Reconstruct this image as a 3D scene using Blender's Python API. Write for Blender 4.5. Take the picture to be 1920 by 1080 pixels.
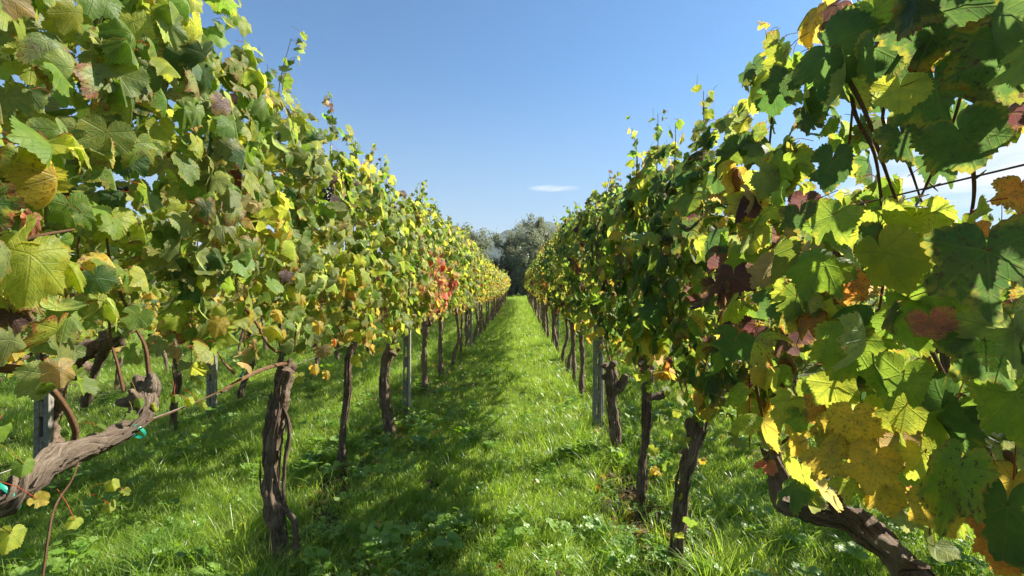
import bpy, math, random
import numpy as np

C = bpy.context.scene.collection
for o in list(bpy.data.objects):
    bpy.data.objects.remove(o)
R = math.radians
FPX = 900.0                       # focal length in 1920-wide pixels
VX, VY, EYE = 968.0, 530.0, 1.54

# ------------------------------------------------------------------ camera
cam_d = bpy.data.cameras.new('camera')
cam = bpy.data.objects.new('camera', cam_d)
C.objects.link(cam)
cam.location = (0, 0, EYE)
cam.rotation_euler = (R(90), 0, 0)
cam_d.sensor_width = 36
cam_d.lens = FPX / 1920 * 36
cam_d.shift_x = (960 - VX) / 1920
cam_d.shift_y = (VY - 540) / 1920
cam_d.clip_start = 0.02
cam_d.clip_end = 9000
bpy.context.scene.camera = cam

# ------------------------------------------------------------------ sun and sky
SUN = np.array([0.85, 0.34, 0.76]); SUN /= np.linalg.norm(SUN)
elev = math.asin(SUN[2]); azim = math.atan2(SUN[0], SUN[1])
sl = bpy.data.lights.new('sun', 'SUN'); sl.energy = 5.0; sl.angle = R(0.5)
sl.color = (1.0, 0.93, 0.80)
so = bpy.data.objects.new('sun', sl); C.objects.link(so)
from mathutils import Vector
so.rotation_euler = Vector(SUN).to_track_quat('Z', 'Y').to_euler()

W = bpy.data.worlds.new('World'); bpy.context.scene.world = W; W.use_nodes = True
nt = W.node_tree; nt.nodes.clear()
def N(t, nt, **kw):
    n = nt.nodes.new(t)
    for k, v in kw.items():
        if k == 'ins':
            for kk, vv in v.items():
                if hasattr(vv, 'is_output') or isinstance(vv, bpy.types.NodeSocket):
                    nt.links.new(vv, n.inputs[kk])
                else:
                    n.inputs[kk].default_value = vv
        else:
            setattr(n, k, v)
    return n
def M(nt, op, a, b=None, c=None, clamp=False):
    n = nt.nodes.new('ShaderNodeMath'); n.operation = op; n.use_clamp = clamp
    for i, v in enumerate((a, b, c)):
        if v is None: continue
        if isinstance(v, bpy.types.NodeSocket): nt.links.new(v, n.inputs[i])
        else: n.inputs[i].default_value = v
    return n.outputs[0]
def MIX(nt, f, a, b, blend='MIX'):
    n = nt.nodes.new('ShaderNodeMix'); n.data_type = 'RGBA'; n.blend_type = blend
    for i, v in ((0, f), (6, a), (7, b)):
        if isinstance(v, bpy.types.NodeSocket): nt.links.new(v, n.inputs[i])
        elif i == 0: n.inputs[0].default_value = v
        else: n.inputs[i].default_value = (*v, 1) if len(v) == 3 else v
    return n.outputs[2]
def SS(nt, x, lo, hi, a=0.0, b=1.0):
    n = nt.nodes.new('ShaderNodeMapRange'); n.interpolation_type = 'SMOOTHSTEP'
    nt.links.new(x, n.inputs[0])
    for i, v in ((1, lo), (2, hi), (3, a), (4, b)): n.inputs[i].default_value = v
    return n.outputs[0]
sky = N('ShaderNodeTexSky', nt, sky_type='NISHITA', sun_disc=False)
sky.sun_elevation = elev; sky.sun_rotation = azim
sky.altitude = 200; sky.air_density = 1.0; sky.dust_density = 0.5; sky.ozone_density = 2.5
tc = N('ShaderNodeTexCoord', nt)
sp = N('ShaderNodeSeparateXYZ', nt, ins={0: tc.outputs['Generated']})
az = M(nt, 'ARCTAN2', sp.outputs[0], sp.outputs[1])
el = M(nt, 'ARCSINE', sp.outputs[2])
cv = N('ShaderNodeCombineXYZ', nt, ins={0: M(nt, 'MULTIPLY', az, 3.0), 1: M(nt, 'MULTIPLY', el, 16.0)})
cn = N('ShaderNodeTexNoise', nt, ins={'Vector': cv.outputs[0], 'Scale': 2.2, 'Detail': 7.0, 'Roughness': 0.6})
def blob(a0, e0, wa, we):
    da = M(nt, 'DIVIDE', M(nt, 'SUBTRACT', az, a0), wa)
    de = M(nt, 'DIVIDE', M(nt, 'SUBTRACT', el, e0), we)
    return M(nt, 'SUBTRACT', 1.0, M(nt, 'ADD', M(nt, 'MULTIPLY', da, da), M(nt, 'MULTIPLY', de, de)), clamp=True)
b1 = blob(R(4.6), R(11.1), R(4.6), R(0.55))
b2 = blob(R(44.5), R(10.3), R(13), R(5.0))
b3 = blob(R(-52), R(9), R(9), R(2.5))
b4 = blob(R(105), R(30), R(48), R(24))      # unseen cloud banks right of and behind the camera, added for white fill light
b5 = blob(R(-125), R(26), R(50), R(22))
bb = M(nt, 'MAXIMUM', M(nt, 'MULTIPLY', b1, 0.66), M(nt, 'MAXIMUM', b2, b3))
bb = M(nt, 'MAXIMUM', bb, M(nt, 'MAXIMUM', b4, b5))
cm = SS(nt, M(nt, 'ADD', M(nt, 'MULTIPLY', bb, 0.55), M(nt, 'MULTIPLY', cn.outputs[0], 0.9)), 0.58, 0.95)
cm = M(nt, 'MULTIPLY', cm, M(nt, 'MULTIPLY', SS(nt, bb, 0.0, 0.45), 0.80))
cloudcol = MIX(nt, SS(nt, cn.outputs[0], 0.35, 0.65), (3.4, 3.9, 4.5), (5.4, 5.5, 5.7))
hz = SS(nt, sp.outputs[2], 0.0, 0.42, 0.75, 0.0)
skyc = MIX(nt, 1.0, sky.outputs[0], (.45, .69, .81), 'MULTIPLY')
skyc = MIX(nt, hz, skyc, (1.85, 2.4, 2.95))
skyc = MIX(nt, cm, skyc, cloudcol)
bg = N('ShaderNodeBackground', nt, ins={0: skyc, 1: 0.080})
wo = N('ShaderNodeOutputWorld', nt, ins={0: bg.outputs[0]})

sc = bpy.context.scene
sc.view_settings.view_transform = 'Standard'
sc.view_settings.look = 'None'
sc.view_settings.exposure = 1.45
sc.view_settings.gamma = 1
sc.render.engine = 'CYCLES'
sc.cycles.max_bounces = 8
sc.cycles.diffuse_bounces = 5
sc.cycles.glossy_bounces = 2
sc.cycles.transmission_bounces = 5
sc.cycles.transparent_max_bounces = 4
sc.cycles.use_denoising = True

# ------------------------------------------------------------------ helpers
def P(px, py, d):
    return np.array([(px - VX) / FPX * d, d, EYE - (py - VY) / FPX * d])
def gz(x, y):
    return (0.035 * np.sin(x * 1.3 + y * 0.23) * np.cos(y * 0.31 + 1.0) + 0.02 * np.sin(x * 2.9 + y * 1.1)
            - 0.012 * np.cos(y * 2.1))
def tag(o, label=None, cat=None, group=None, kind=None):
    if label: o['label'] = label
    if cat: o['category'] = cat
    if group: o['group'] = group
    if kind: o['kind'] = kind
    return o
def empty(name, loc, rz=0.0):
    o = bpy.data.objects.new(name, None); C.objects.link(o)
    o.location = loc; o.rotation_euler = (0, 0, rz); o.empty_display_size = 0.1
    return o

class MB:
    """collects vertices, polygons and point attributes, and links them as one mesh object"""
    def __init__(s):
        s.v = []; s.f = []; s.n = 0; s.tint = []; s.luv = []
    def add(s, V, F, tint=(0, 0, 0, 0), luv=None):
        V = np.asarray(V, float); F = np.asarray(F, int)
        s.v.append(V); s.f.append(F + s.n); s.n += len(V)
        t = np.asarray(tint, float)
        if t.ndim == 1: t = np.tile(t, (len(V), 1))
        s.tint.append(t)
        if luv is None: luv = np.tile([9.0, 9.0, 0.0], (len(V), 1))
        s.luv.append(luv)
    def mesh(s, name, off=(0, 0, 0), smooth=True):
        V = np.concatenate(s.v) - np.asarray(off)
        me = bpy.data.meshes.new(name)
        fl, sizes = [], []
        for F in s.f:
            fl.append(F.ravel()); sizes.append(np.full(len(F), F.shape[1]))
        L = np.concatenate(fl); S = np.concatenate(sizes)
        me.vertices.add(len(V)); me.vertices.foreach_set('co', V.ravel().astype(np.float32))
        me.loops.add(len(L)); me.loops.foreach_set('vertex_index', L.astype(np.int32))
        st = np.concatenate([[0], np.cumsum(S)[:-1]])
        me.polygons.add(len(S)); me.polygons.foreach_set('loop_start', st.astype(np.int32))
        me.polygons.foreach_set('use_smooth', np.full(len(S), smooth))
        me.update(calc_edges=True)
        a = me.attributes.new('tint', 'FLOAT_COLOR', 'POINT')
        a.data.foreach_set('color', np.concatenate(s.tint).ravel().astype(np.float32))
        a = me.attributes.new('luv', 'FLOAT_VECTOR', 'POINT')
        a.data.foreach_set('vector', np.concatenate(s.luv).ravel().astype(np.float32))
        return me
    def obj(s, name, mat, parent=None, off=(0, 0, 0), smooth=True):
        me = s.mesh(name, off, smooth); me.materials.append(mat)
        o = bpy.data.objects.new(name, me); C.objects.link(o)
        if parent is not None: o.parent = parent
        else: o.location = off
        return o

def smooth_path(pts, k=6):
    p = np.asarray(pts, float); n = len(p)
    q = np.vstack([2 * p[0] - p[1], p, 2 * p[-1] - p[-2]])
    out = []
    for i in range(n - 1):
        a, b, c, d = q[i], q[i + 1], q[i + 2], q[i + 3]
        for j in range(k):
            t = j / k
            out.append(0.5 * (2 * b + (c - a) * t + (2 * a - 5 * b + 4 * c - d) * t * t + (3 * b - a - 3 * c + d) * t ** 3))
    out.append(p[-1])
    return np.array(out)

def tube(mb, pts, rad, sides=8, k=6, gnarl=0.0, seed=0, tint=(0, 0, 0, 0), cap=True, ridges=0.0):
    p = smooth_path(pts, k); n = len(p)
    rad = np.asarray(rad, float)
    r = np.interp(np.linspace(0, 1, n), np.linspace(0, 1, len(rad)), rad) if rad.size > 1 else np.full(n, float(rad))
    T = np.gradient(p, axis=0); T /= np.linalg.norm(T, axis=1)[:, None] + 1e-9
    up = np.array([0.31, 0.87, 0.12]); rg = np.random.default_rng(seed)
    a1 = np.cross(T, up); a1 /= np.linalg.norm(a1, axis=1)[:, None] + 1e-9
    a2 = np.cross(T, a1)
    th = np.linspace(0, 2 * math.pi, sides, endpoint=False)
    s = np.concatenate([[0], np.cumsum(np.linalg.norm(np.diff(p, axis=0), axis=1))])
    rr = r[:, None] * np.ones((1, sides))
    if gnarl > 0:
        ph = rg.uniform(0, 6.28, 6)
        S = s[:, None]; TH = th[None]
        rr = rr * (1 + gnarl * (0.55 * np.sin(17 * S + ph[0]) + 0.5 * np.sin(41 * S + 2 * TH + ph[1]) + 0.35 * np.sin(TH * 1 + 9 * S + ph[2])))
        rr = rr * (1 + gnarl * 0.5 * rg.standard_normal(rr.shape) * 0.35)
    if ridges > 0:
        S = s[:, None]; TH = th[None]
        rr = rr * (1 + (.45 * ridges * (np.abs(np.sin(5.5 * TH + 9 * S + 2.5 * np.sin(7 * S))) ** .5 - .6) if sides > 12 else 0) + ridges * (np.abs(np.sin(2.5 * TH + 5 * S + rg.uniform(0, 6))) - 0.5) + ridges * 0.6 * np.sin(7 * TH + 3 * S + 2 * np.sin(5 * S)))
    V = p[:, None, :] + rr[:, :, None] * (np.cos(th)[None, :, None] * a1[:, None, :] + np.sin(th)[None, :, None] * a2[:, None, :])
    V = V.reshape(-1, 3)
    i = np.arange(n - 1)[:, None] * sides; j = np.arange(sides)[None]; j2 = (j + 1) % sides
    F = np.stack([i + j, i + j2, i + sides + j2, i + sides + j], -1).reshape(-1, 4)
    uv = np.stack([np.tile(np.cos(th), n), np.tile(np.sin(th), n), np.repeat(s, sides)], 1)
    mb.add(V, F, tint, uv)
    if cap:
        for e, rev in ((0, True), (n - 1, False)):
            c = p[e] + T[e] * r[e] * (0.5 if not rev else -0.3)
            ring = e * sides + np.arange(sides)
            VV = np.vstack([V[ring], c])
            q = np.arange(sides); FF = np.stack([q, (q + 1) % sides, np.full(sides, sides)], 1)
            if rev: FF = FF[:, ::-1]
            mb.add(VV, FF, tint, np.vstack([uv[ring], [0, 0, s[e]]]))

def box(mb, lo, hi, tint=(0, 0, 0, 0)):
    x0, y0, z0 = lo; x1, y1, z1 = hi
    V = [(x0, y0, z0), (x1, y0, z0), (x1, y1, z0), (x0, y1, z0), (x0, y0, z1), (x1, y0, z1), (x1, y1, z1), (x0, y1, z1)]
    F = [(0, 3, 2, 1), (4, 5, 6, 7), (0, 1, 5, 4), (1, 2, 6, 5), (2, 3, 7, 6), (3, 0, 4, 7)]
    mb.add(V, F, tint, np.asarray(V, float))

# ------------------------------------------------------------------ leaf shapes
OA = np.radians([0, 8, 16, 25, 33, 44, 52, 62, 72, 82, 94, 108, 120, 135, 150, 163, 172, 180])
OR = np.array([1.0, .92, .82, .72, .75, .86, .89, .81, .70, .63, .68, .75, .72, .66, .60, .51, .36, .05])
def leaf_template(nang, rings, seed, shallow=0.0, teeth=0.06, kind='cup'):
    rg = np.random.default_rng(seed)
    th = np.linspace(-math.pi, math.pi, nang, endpoint=False) + 1e-4
    def rad(sgn):
        o = OR * (1 + 0.08 * rg.standard_normal(len(OR))); o[0] = OR[0]; o[-1] = OR[-1]
        sm = np.interp(OA, [0, .9, 1.9, 2.7, math.pi], [.95, .88, .78, .55, .1])
        return o * (1 - shallow) + sm * shallow
    rp, rn = rad(1), rad(-1)
    r = np.where(th >= 0, np.interp(np.abs(th), OA, rp), np.interp(np.abs(th), OA, rn))
    if not teeth: r = r * (1 + .07 * rg.standard_normal(nang))
    if teeth:
        nt_ = 11 if nang < 60 else 18
        r = r * (1 + teeth * (2 * np.abs(((np.abs(th) * nt_ / math.pi) + .5 * (th > 0)) % 1 - .5) * 2 - 1) * np.clip((math.pi - np.abs(th)) * 2, 0, 1)
                 + teeth * .3 * rg.standard_normal(nang))
    if seed % 3 == 1:      # a torn bite in the margin
        tk = rg.integers(0, nang); w_ = max(2, nang // 14); r[np.arange(tk, tk + w_) % nang] *= .62
    fr = np.linspace(0, 1, rings + 1)[1:]
    X = [0.0]; Y = [0.0]; E = [0.0]
    for q in fr:
        X += list(np.sin(th) * r * q); Y += list(np.cos(th) * r * q); E += [q] * nang
    X = np.array(X); Y = np.array(Y); E = np.array(E)
    rr = np.hypot(X, Y); A = np.arctan2(X, Y)
    ph = rg.uniform(0, 6.28, 3)
    ripple = 0.07 * rr ** 2 * np.sin(3 * A + ph[0]) + 0.05 * rr ** 3 * np.sin(8 * A + ph[1]) + 0.04 * rr * np.sin(2 * A + ph[2]) + .05 * np.sin(3.1 * X + ph[1]) * np.sin(2.7 * Y + ph[0])
    if kind == 'cup': Z = -0.34 * rr ** 2 + 1.5 * ripple
    elif kind == 'droop': Z = -0.65 * np.maximum(Y, 0) ** 2 - 0.2 * X ** 2 + 1.6 * ripple
    elif kind == 'fold': Z = -0.75 * np.abs(X) - 0.15 * Y ** 2 + 1.3 * ripple
    elif kind == 'bowl': Z = 0.40 * rr ** 2 + 1.4 * ripple
    elif kind == 'shrivel': Z = -0.75 * np.abs(X) ** 1.2 - 0.35 * Y ** 2 + 3.0 * ripple
    else: Z = ripple
    V = np.stack([X, Y, Z], 1)
    if kind == 'shrivel': V[:, 0] *= 0.62
    if kind == 'fold': V[:, 0] *= 0.80
    F = []
    for j in range(nang):
        j2 = (j + 1) % nang
        if nang - 1 == j: pass
        F.append((0, 1 + j2, 1 + j))
        for q in range(rings - 1):
            a = 1 + q * nang
            F.append((a + j, a + j2, a + nang + j2)); F.append((a + j, a + nang + j2, a + nang + j))
    return V, np.array(F), np.stack([X, Y, E], 1)
KINDS_ = ['cup', 'droop', 'fold', 'flat', 'bowl', 'cup', 'droop', 'shrivel', 'fold', 'flat']
def lod(nang, rings, teeth):
    return [leaf_template(nang, rings, 40 + i, shallow=(i * 0.37) % 0.6, teeth=teeth, kind=k) for i, k in enumerate(KINDS_)]
LOD = {'hi': lod(108, 4, .048), 'mid': lod(44, 3, .06), 'low': lod(26, 2, .0), 'far': lod(11, 1, .0)}

PAL = np.array([[.044, .096, .026], [.108, .190, .026], [.225, .285, .040], [.36, .30, .048], [.38, .18, .04],
                [.34, .13, .090], [.075, .040, .038], [.26, .21, .09], [.148, .202, .064]])
# deep green, green, yellow green, yellow, orange, red, purple, tan, dusty grey green
def unit(v): return v / (np.linalg.norm(v, axis=-1, keepdims=True) + 1e-9)

def add_leaves(mb, pos, nrm, tip, size, tint, aut, rnd, detail, rg, kinds=None):
    """tint alpha holds the ageing of the leaf; luv.z holds edge fraction + whole number id"""
    Z = unit(nrm); Y = tip - (tip * Z).sum(1, keepdims=True) * Z; Y = unit(Y); X = np.cross(Y, Z)
    T = LOD[detail]
    which = rg.choice(len(T), len(pos), p=[.13, .16, .13, .06, .07, .12, .12, .07, .11, .03]) if kinds is None else np.asarray(kinds)
    asp = 1 + 0.12 * rg.standard_normal(len(pos))
    for k in range(len(T)):
        m = np.where(which == k)[0]
        if not len(m): continue
        V, F, U = T[k]
        s = size[m]
        W_ = (V[None, :, 0, None] * X[m][:, None] * (s * asp[m])[:, None, None] + V[None, :, 1, None] * Y[m][:, None] * s[:, None, None]
              + V[None, :, 2, None] * Z[m][:, None] * s[:, None, None] * (0.7 + 0.8 * rnd[m])[:, None, None]) + pos[m][:, None]
        nv = len(V)
        FF = (F[None] + (np.arange(len(m)) * nv)[:, None, None]).reshape(-1, 3)
        tt = np.concatenate([tint[m], aut[m][:, None]], 1)
        tt = np.repeat(tt, nv, axis=0)
        uu = np.tile(U, (len(m), 1)).copy()
        uu[:, 2] = uu[:, 2] * 0.999 + np.repeat(np.floor(rnd[m] * 60), nv)
        mb.add(W_.reshape(-1, 3), FF, tt, uu)

# ------------------------------------------------------------------ materials
def newmat(name):
    m = bpy.data.materials.new(name); m.use_nodes = True; m.node_tree.nodes.clear(); return m, m.node_tree
def finish(nt, sh, disp=None):
    o = nt.nodes.new('ShaderNodeOutputMaterial'); nt.links.new(sh, o.inputs[0])

def leaf_mat():
    m, nt = newmat('vine_leaf')
    at = N('ShaderNodeAttribute', nt, attribute_name='tint')
    uv = N('ShaderNodeAttribute', nt, attribute_name='luv')
    s = N('ShaderNodeSeparateXYZ', nt, ins={0: uv.outputs['Vector']})
    x, y, w = s.outputs
    edge = M(nt, 'FRACT', w); lid = M(nt, 'FLOOR', w)
    aut = at.outputs['Alpha']; tint = at.outputs['Color']
    # veins
    r = M(nt, 'SQRT', M(nt, 'ADD', M(nt, 'MULTIPLY', x, x), M(nt, 'MULTIPLY', y, y)))
    ang = M(nt, 'ABSOLUTE', M(nt, 'ARCTAN2', x, y))
    d = M(nt, 'MINIMUM', ang, M(nt, 'MINIMUM', M(nt, 'ABSOLUTE', M(nt, 'SUBTRACT', ang, 0.92)), M(nt, 'ABSOLUTE', M(nt, 'SUBTRACT', ang, 1.95))))
    dist = M(nt, 'MULTIPLY', r, M(nt, 'SINE', d)); along = M(nt, 'MULTIPLY', r, M(nt, 'COSINE', d))
    main = SS(nt, dist, 0.008, 0.028, 1.0, 0.0)
    fr = M(nt, 'ABSOLUTE', M(nt, 'SUBTRACT', M(nt, 'FRACT', M(nt, 'MULTIPLY', M(nt, 'SUBTRACT', along, M(nt, 'MULTIPLY', dist, 0.8)), 6.0)), 0.5))
    sec = SS(nt, fr, 0.03, 0.10, 0.55, 0.0)
    vein = M(nt, 'MAXIMUM', main, sec)
    vein = M(nt, 'MULTIPLY', vein, SS(nt, r, 1.5, 3.0, 1.0, 0.0))
    # noise in leaf space
    cv = N('ShaderNodeCombineXYZ', nt, ins={0: x, 1: y, 2: M(nt, 'MULTIPLY', lid, 3.7)})
    n1 = N('ShaderNodeTexNoise', nt, ins={'Vector': cv.outputs[0], 'Scale': 2.6, 'Detail': 4.0, 'Roughness': .65})
    n2 = N('ShaderNodeTexNoise', nt, ins={'Vector': cv.outputs[0], 'Scale': 11.0, 'Detail': 3.0, 'Roughness': .6})
    n1o, n2o = n1.outputs[0], n2.outputs[0]
    base = MIX(nt, M(nt, 'MULTIPLY', SS(nt, n1o, 0.35, 0.7), 0.55), tint, MIX(nt, 1.0, tint, (1.9, 1.5, 1.1), 'MULTIPLY'))
    # ageing from the margin inwards, spots between the veins
    agev = M(nt, 'ADD', M(nt, 'MULTIPLY', edge, 0.55), M(nt, 'MULTIPLY', n1o, 0.85))
    agev = M(nt, 'SUBTRACT', M(nt, 'ADD', agev, M(nt, 'MULTIPLY', aut, 0.50)), M(nt, 'MULTIPLY', main, 0.15))
    m_y = SS(nt, agev, 0.98, 1.18)
    m_r = SS(nt, agev, 1.13, 1.36)
    base = MIX(nt, M(nt, 'MULTIPLY', m_y, 0.8), base, MIX(nt, 0.55, tint, (.40, .33, .04)))
    rcol = MIX(nt, SS(nt, n2o, 0.4, 0.6), (.10, .030, .030), (.34, .075, .025))
    base = MIX(nt, M(nt, 'MULTIPLY', m_r, 0.85), base, rcol)
    spots = M(nt, 'MULTIPLY', SS(nt, n2o, 0.56, 0.64), SS(nt, aut, 0.06, 0.45))
    spots = M(nt, 'MULTIPLY', spots, M(nt, 'SUBTRACT', 1.0, vein))
    base = MIX(nt, M(nt, 'MULTIPLY', spots, 0.8), base, (.055, .022, .030))
    n3 = N('ShaderNodeTexNoise', nt, ins={'Vector': cv.outputs[0], 'Scale': 1.5, 'Detail': 5.0, 'Roughness': .75})
    blot = M(nt, 'MULTIPLY', SS(nt, n3.outputs[0], 0.50, 0.62), SS(nt, aut, 0.12, 0.5))
    base = MIX(nt, M(nt, 'MULTIPLY', blot, 0.42), base, (.13, .075, .065))
    base = MIX(nt, M(nt, 'MULTIPLY', vein, 0.22), base, MIX(nt, 0.5, tint, (.30, .36, .12)))
    geo = N('ShaderNodeNewGeometry', nt)
    under = MIX(nt, 0.35, base, (.19, .21, .11))
    dcol = MIX(nt, geo.outputs['Backfacing'], base, under)
    hsv = N('ShaderNodeHueSaturation', nt, ins={'Hue': 0.488, 'Saturation': 1.03, 'Value': 2.1, 'Color': base})
    tcol = MIX(nt, M(nt, 'MULTIPLY', vein, 0.35), hsv.outputs[0], MIX(nt, 1.0, hsv.outputs[0], (.5, .5, .4), 'MULTIPLY'))
    bump = N('ShaderNodeBump', nt, ins={'Strength': 0.45, 'Distance': 0.004, 'Height': M(nt, 'SUBTRACT', M(nt, 'MULTIPLY', n2o, 0.9), vein)})
    pb = N('ShaderNodeBsdfPrincipled', nt, ins={'Base Color': dcol, 'Roughness': 0.5, 'Specular IOR Level': 0.36, 'Normal': bump.outputs[0]})
    tr = N('ShaderNodeBsdfTranslucent', nt, ins={0: tcol, 'Normal': bump.outputs[0]})
    mx = N('ShaderNodeMixShader', nt, ins={0: 0.52, 1: pb.outputs[0], 2: tr.outputs[0]})
    finish(nt, mx.outputs[0]); return m

def bark_mat(name, c0, c1, c2, vs=1.0):
    m, nt = newmat(name)
    uv = N('ShaderNodeAttribute', nt, attribute_name='luv')
    mp = N('ShaderNodeMapping', nt, ins={0: uv.outputs['Vector'], 3: (1.0, 1.0, 3.4 * vs)})
    n0 = N('ShaderNodeTexNoise', nt, ins={'Vector': mp.outputs[0], 'Scale': 5.5, 'Detail': 7, 'Roughness': .7, 'Distortion': .6})
    tc = N('ShaderNodeTexCoord', nt)
    n1 = N('ShaderNodeTexNoise', nt, ins={'Vector': tc.outputs['Object'], 'Scale': 9, 'Detail': 3})
    n4 = N('ShaderNodeTexNoise', nt, ins={'Vector': mp.outputs[0], 'Scale': 19, 'Detail': 5, 'Roughness': .7, 'Distortion': 1.2})
    h = M(nt, 'ADD', M(nt, 'MULTIPLY', n0.outputs[0], .62), M(nt, 'MULTIPLY', n4.outputs[0], .38))
    c = MIX(nt, SS(nt, h, .40, .52), c0, c1)
    c = MIX(nt, SS(nt, h, .53, .66), c, c2)
    c = MIX(nt, SS(nt, n1.outputs[0], .5, .75, 0, .5), c, c2)
    b = N('ShaderNodeBump', nt, ins={'Strength': 1.0, 'Distance': 0.035, 'Height': h})
    pb = N('ShaderNodeBsdfPrincipled', nt, ins={'Base Color': c, 'Roughness': .85, 'Specular IOR Level': .25, 'Normal': b.outputs[0]})
    finish(nt, pb.outputs[0]); return m

def grass_mat(name, cols, tr=0.5, rough=.34):
    m, nt = newmat(name)
    oi = N('ShaderNodeObjectInfo', nt)
    at = N('ShaderNodeAttribute', nt, attribute_name='tint')
    s = N('ShaderNodeSeparateColor', nt, ins={0: at.outputs['Color']})
    geo = N('ShaderNodeNewGeometry', nt)
    n = N('ShaderNodeTexNoise', nt, ins={'Vector': geo.outputs['Position'], 'Scale': 1.1, 'Detail': 4})
    c = MIX(nt, SS(nt, n.outputs[0], .35, .65), cols[0], cols[1])
    c = MIX(nt, M(nt, 'MULTIPLY', oi.outputs['Random'], .55), c, cols[2])
    c = MIX(nt, M(nt, 'MULTIPLY', s.outputs[0], .8), c, cols[3])     # dry blades
    c = MIX(nt, SS(nt, s.outputs[1], 0.0, .5, .45, 0.0), c, MIX(nt, 1.0, c, (.55, .5, .5), 'MULTIPLY'))  # blade colour darkened towards the root
    pb = N('ShaderNodeBsdfPrincipled', nt, ins={'Base Color': c, 'Roughness': rough, 'Specular IOR Level': .6})
    hs = N('ShaderNodeHueSaturation', nt, ins={'Hue': .488, 'Saturation': 1.12, 'Value': 2.5, 'Color': c})
    t = N('ShaderNodeBsdfTranslucent', nt, ins={0: hs.outputs[0]})
    mx = N('ShaderNodeMixShader', nt, ins={0: tr, 1: pb.outputs[0], 2: t.outputs[0]})
    finish(nt, mx.outputs[0]); return m

def plain(name, col, rough=.6, metal=0.0, noise=0.3, scale=20, bump=.2):
    m, nt = newmat(name)
    tc = N('ShaderNodeTexCoord', nt)
    n = N('ShaderNodeTexNoise', nt, ins={'Vector': tc.outputs['Object'], 'Scale': scale, 'Detail': 6, 'Roughness': .65})
    c = MIX(nt, M(nt, 'MULTIPLY', SS(nt, n.outputs[0], .3, .7), 1.0), tuple(v * (1 - noise) for v in col), tuple(min(1, v * (1 + noise)) for v in col))
    b = N('ShaderNodeBump', nt, ins={'Strength': bump, 'Distance': .005, 'Height': n.outputs[0]})
    pb = N('ShaderNodeBsdfPrincipled', nt, ins={'Base Color': c, 'Roughness': rough, 'Metallic': metal, 'Normal': b.outputs[0]})
    finish(nt, pb.outputs[0]); return m

def ground_mat():
    m, nt = newmat('meadow_soil')
    geo = N('ShaderNodeNewGeometry', nt); p = geo.outputs['Position']
    n = N('ShaderNodeTexNoise', nt, ins={'Vector': p, 'Scale': .9, 'Detail': 8, 'Roughness': .65})
    n2 = N('ShaderNodeTexNoise', nt, ins={'Vector': p, 'Scale': 14, 'Detail': 6, 'Roughness': .75})
    c = MIX(nt, SS(nt, n2.outputs[0], .35, .65), (.035, .040, .014), (.075, .105, .026))
    c = MIX(nt, SS(nt, n.outputs[0], .5, .68), c, (.060, .042, .026))
    sp_ = N('ShaderNodeSeparateXYZ', nt, ins={0: p})
    for xr in (.86, -1.22):
        dx = M(nt, 'ABSOLUTE', M(nt, 'SUBTRACT', sp_.outputs[0], xr))
        st = M(nt, 'MULTIPLY', SS(nt, dx, .12, .34, 1.0, 0.0), SS(nt, n2.outputs[0], .40, .55))
        c = MIX(nt, st, c, (.085, .055, .036))
    far = SS(nt, sp_.outputs[1], 25, 60)
    c = MIX(nt, far, c, MIX(nt, n.outputs[0], (.045, .09, .02), (.085, .13, .035)))
    b = N('ShaderNodeBump', nt, ins={'Strength': .8, 'Distance': .03, 'Height': n2.outputs[0]})
    pb = N('ShaderNodeBsdfPrincipled', nt, ins={'Base Color': c, 'Roughness': .95, 'Specular IOR Level': .1, 'Normal': b.outputs[0]})
    finish(nt, pb.outputs[0]); return m

def tree_leaf_mat(name, a, b_, c_):
    m, nt = newmat(name)
    at = N('ShaderNodeAttribute', nt, attribute_name='tint')
    s = N('ShaderNodeSeparateColor', nt, ins={0: at.outputs['Color']})
    c = MIX(nt, s.outputs[0], a, b_)
    geo = N('ShaderNodeNewGeometry', nt)
    c = MIX(nt, M(nt, 'MULTIPLY', geo.outputs['Backfacing'], .7), c, c_)
    pb = N('ShaderNodeBsdfPrincipled', nt, ins={'Base Color': c, 'Roughness': .5, 'Specular IOR Level': .4})
    t = N('ShaderNodeBsdfTranslucent', nt, ins={0: c})
    mx = N('ShaderNodeMixShader', nt, ins={0: .38, 1: pb.outputs[0], 2: t.outputs[0]})
    finish(nt, mx.outputs[0]); return m

LEAF = leaf_mat()
BARK = bark_mat('vine_bark', (.034, .021, .015), (.25, .170, .120), (.50, .40, .31))
BARK_PALE = bark_mat('pale_vine_bark', (.055, .038, .027), (.30, .225, .165), (.52, .44, .34))
CANE = bark_mat('cane_bark', (.20, .085, .045), (.36, .19, .10), (.48, .32, .20), .4)
OLBARK = bark_mat('olive_bark', (.04, .035, .03), (.12, .10, .08), (.22, .20, .17), .5)
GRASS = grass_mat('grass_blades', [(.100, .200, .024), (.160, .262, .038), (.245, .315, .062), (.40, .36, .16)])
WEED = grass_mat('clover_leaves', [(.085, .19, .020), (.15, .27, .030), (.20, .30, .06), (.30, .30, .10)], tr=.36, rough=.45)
CONC = plain('weathered_concrete', (.20, .185, .160), .9, noise=.35, scale=30, bump=.6)
WOOD = plain('grey_stake_wood', (.36, .32, .26), .85, noise=.3, scale=25, bump=.5)
WIRE = plain('galvanised_wire', (.30, .29, .28), .45, .7, .3, 60, .1)
RUST = plain('rusty_wire', (.14, .08, .055), .7, .3, .4, 80, .3)
TIE = plain('green_tie_tape', (.01, .24, .165), .4, noise=.15, scale=60, bump=.1)
GRAPE = plain('dark_grapes', (.020, .016, .040), .35, noise=.5, scale=90, bump=.05)
LITTER = plain('dead_leaves', (.15, .095, .06), .9, noise=.5, scale=40, bump=.5)
GROUND = ground_mat()
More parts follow.
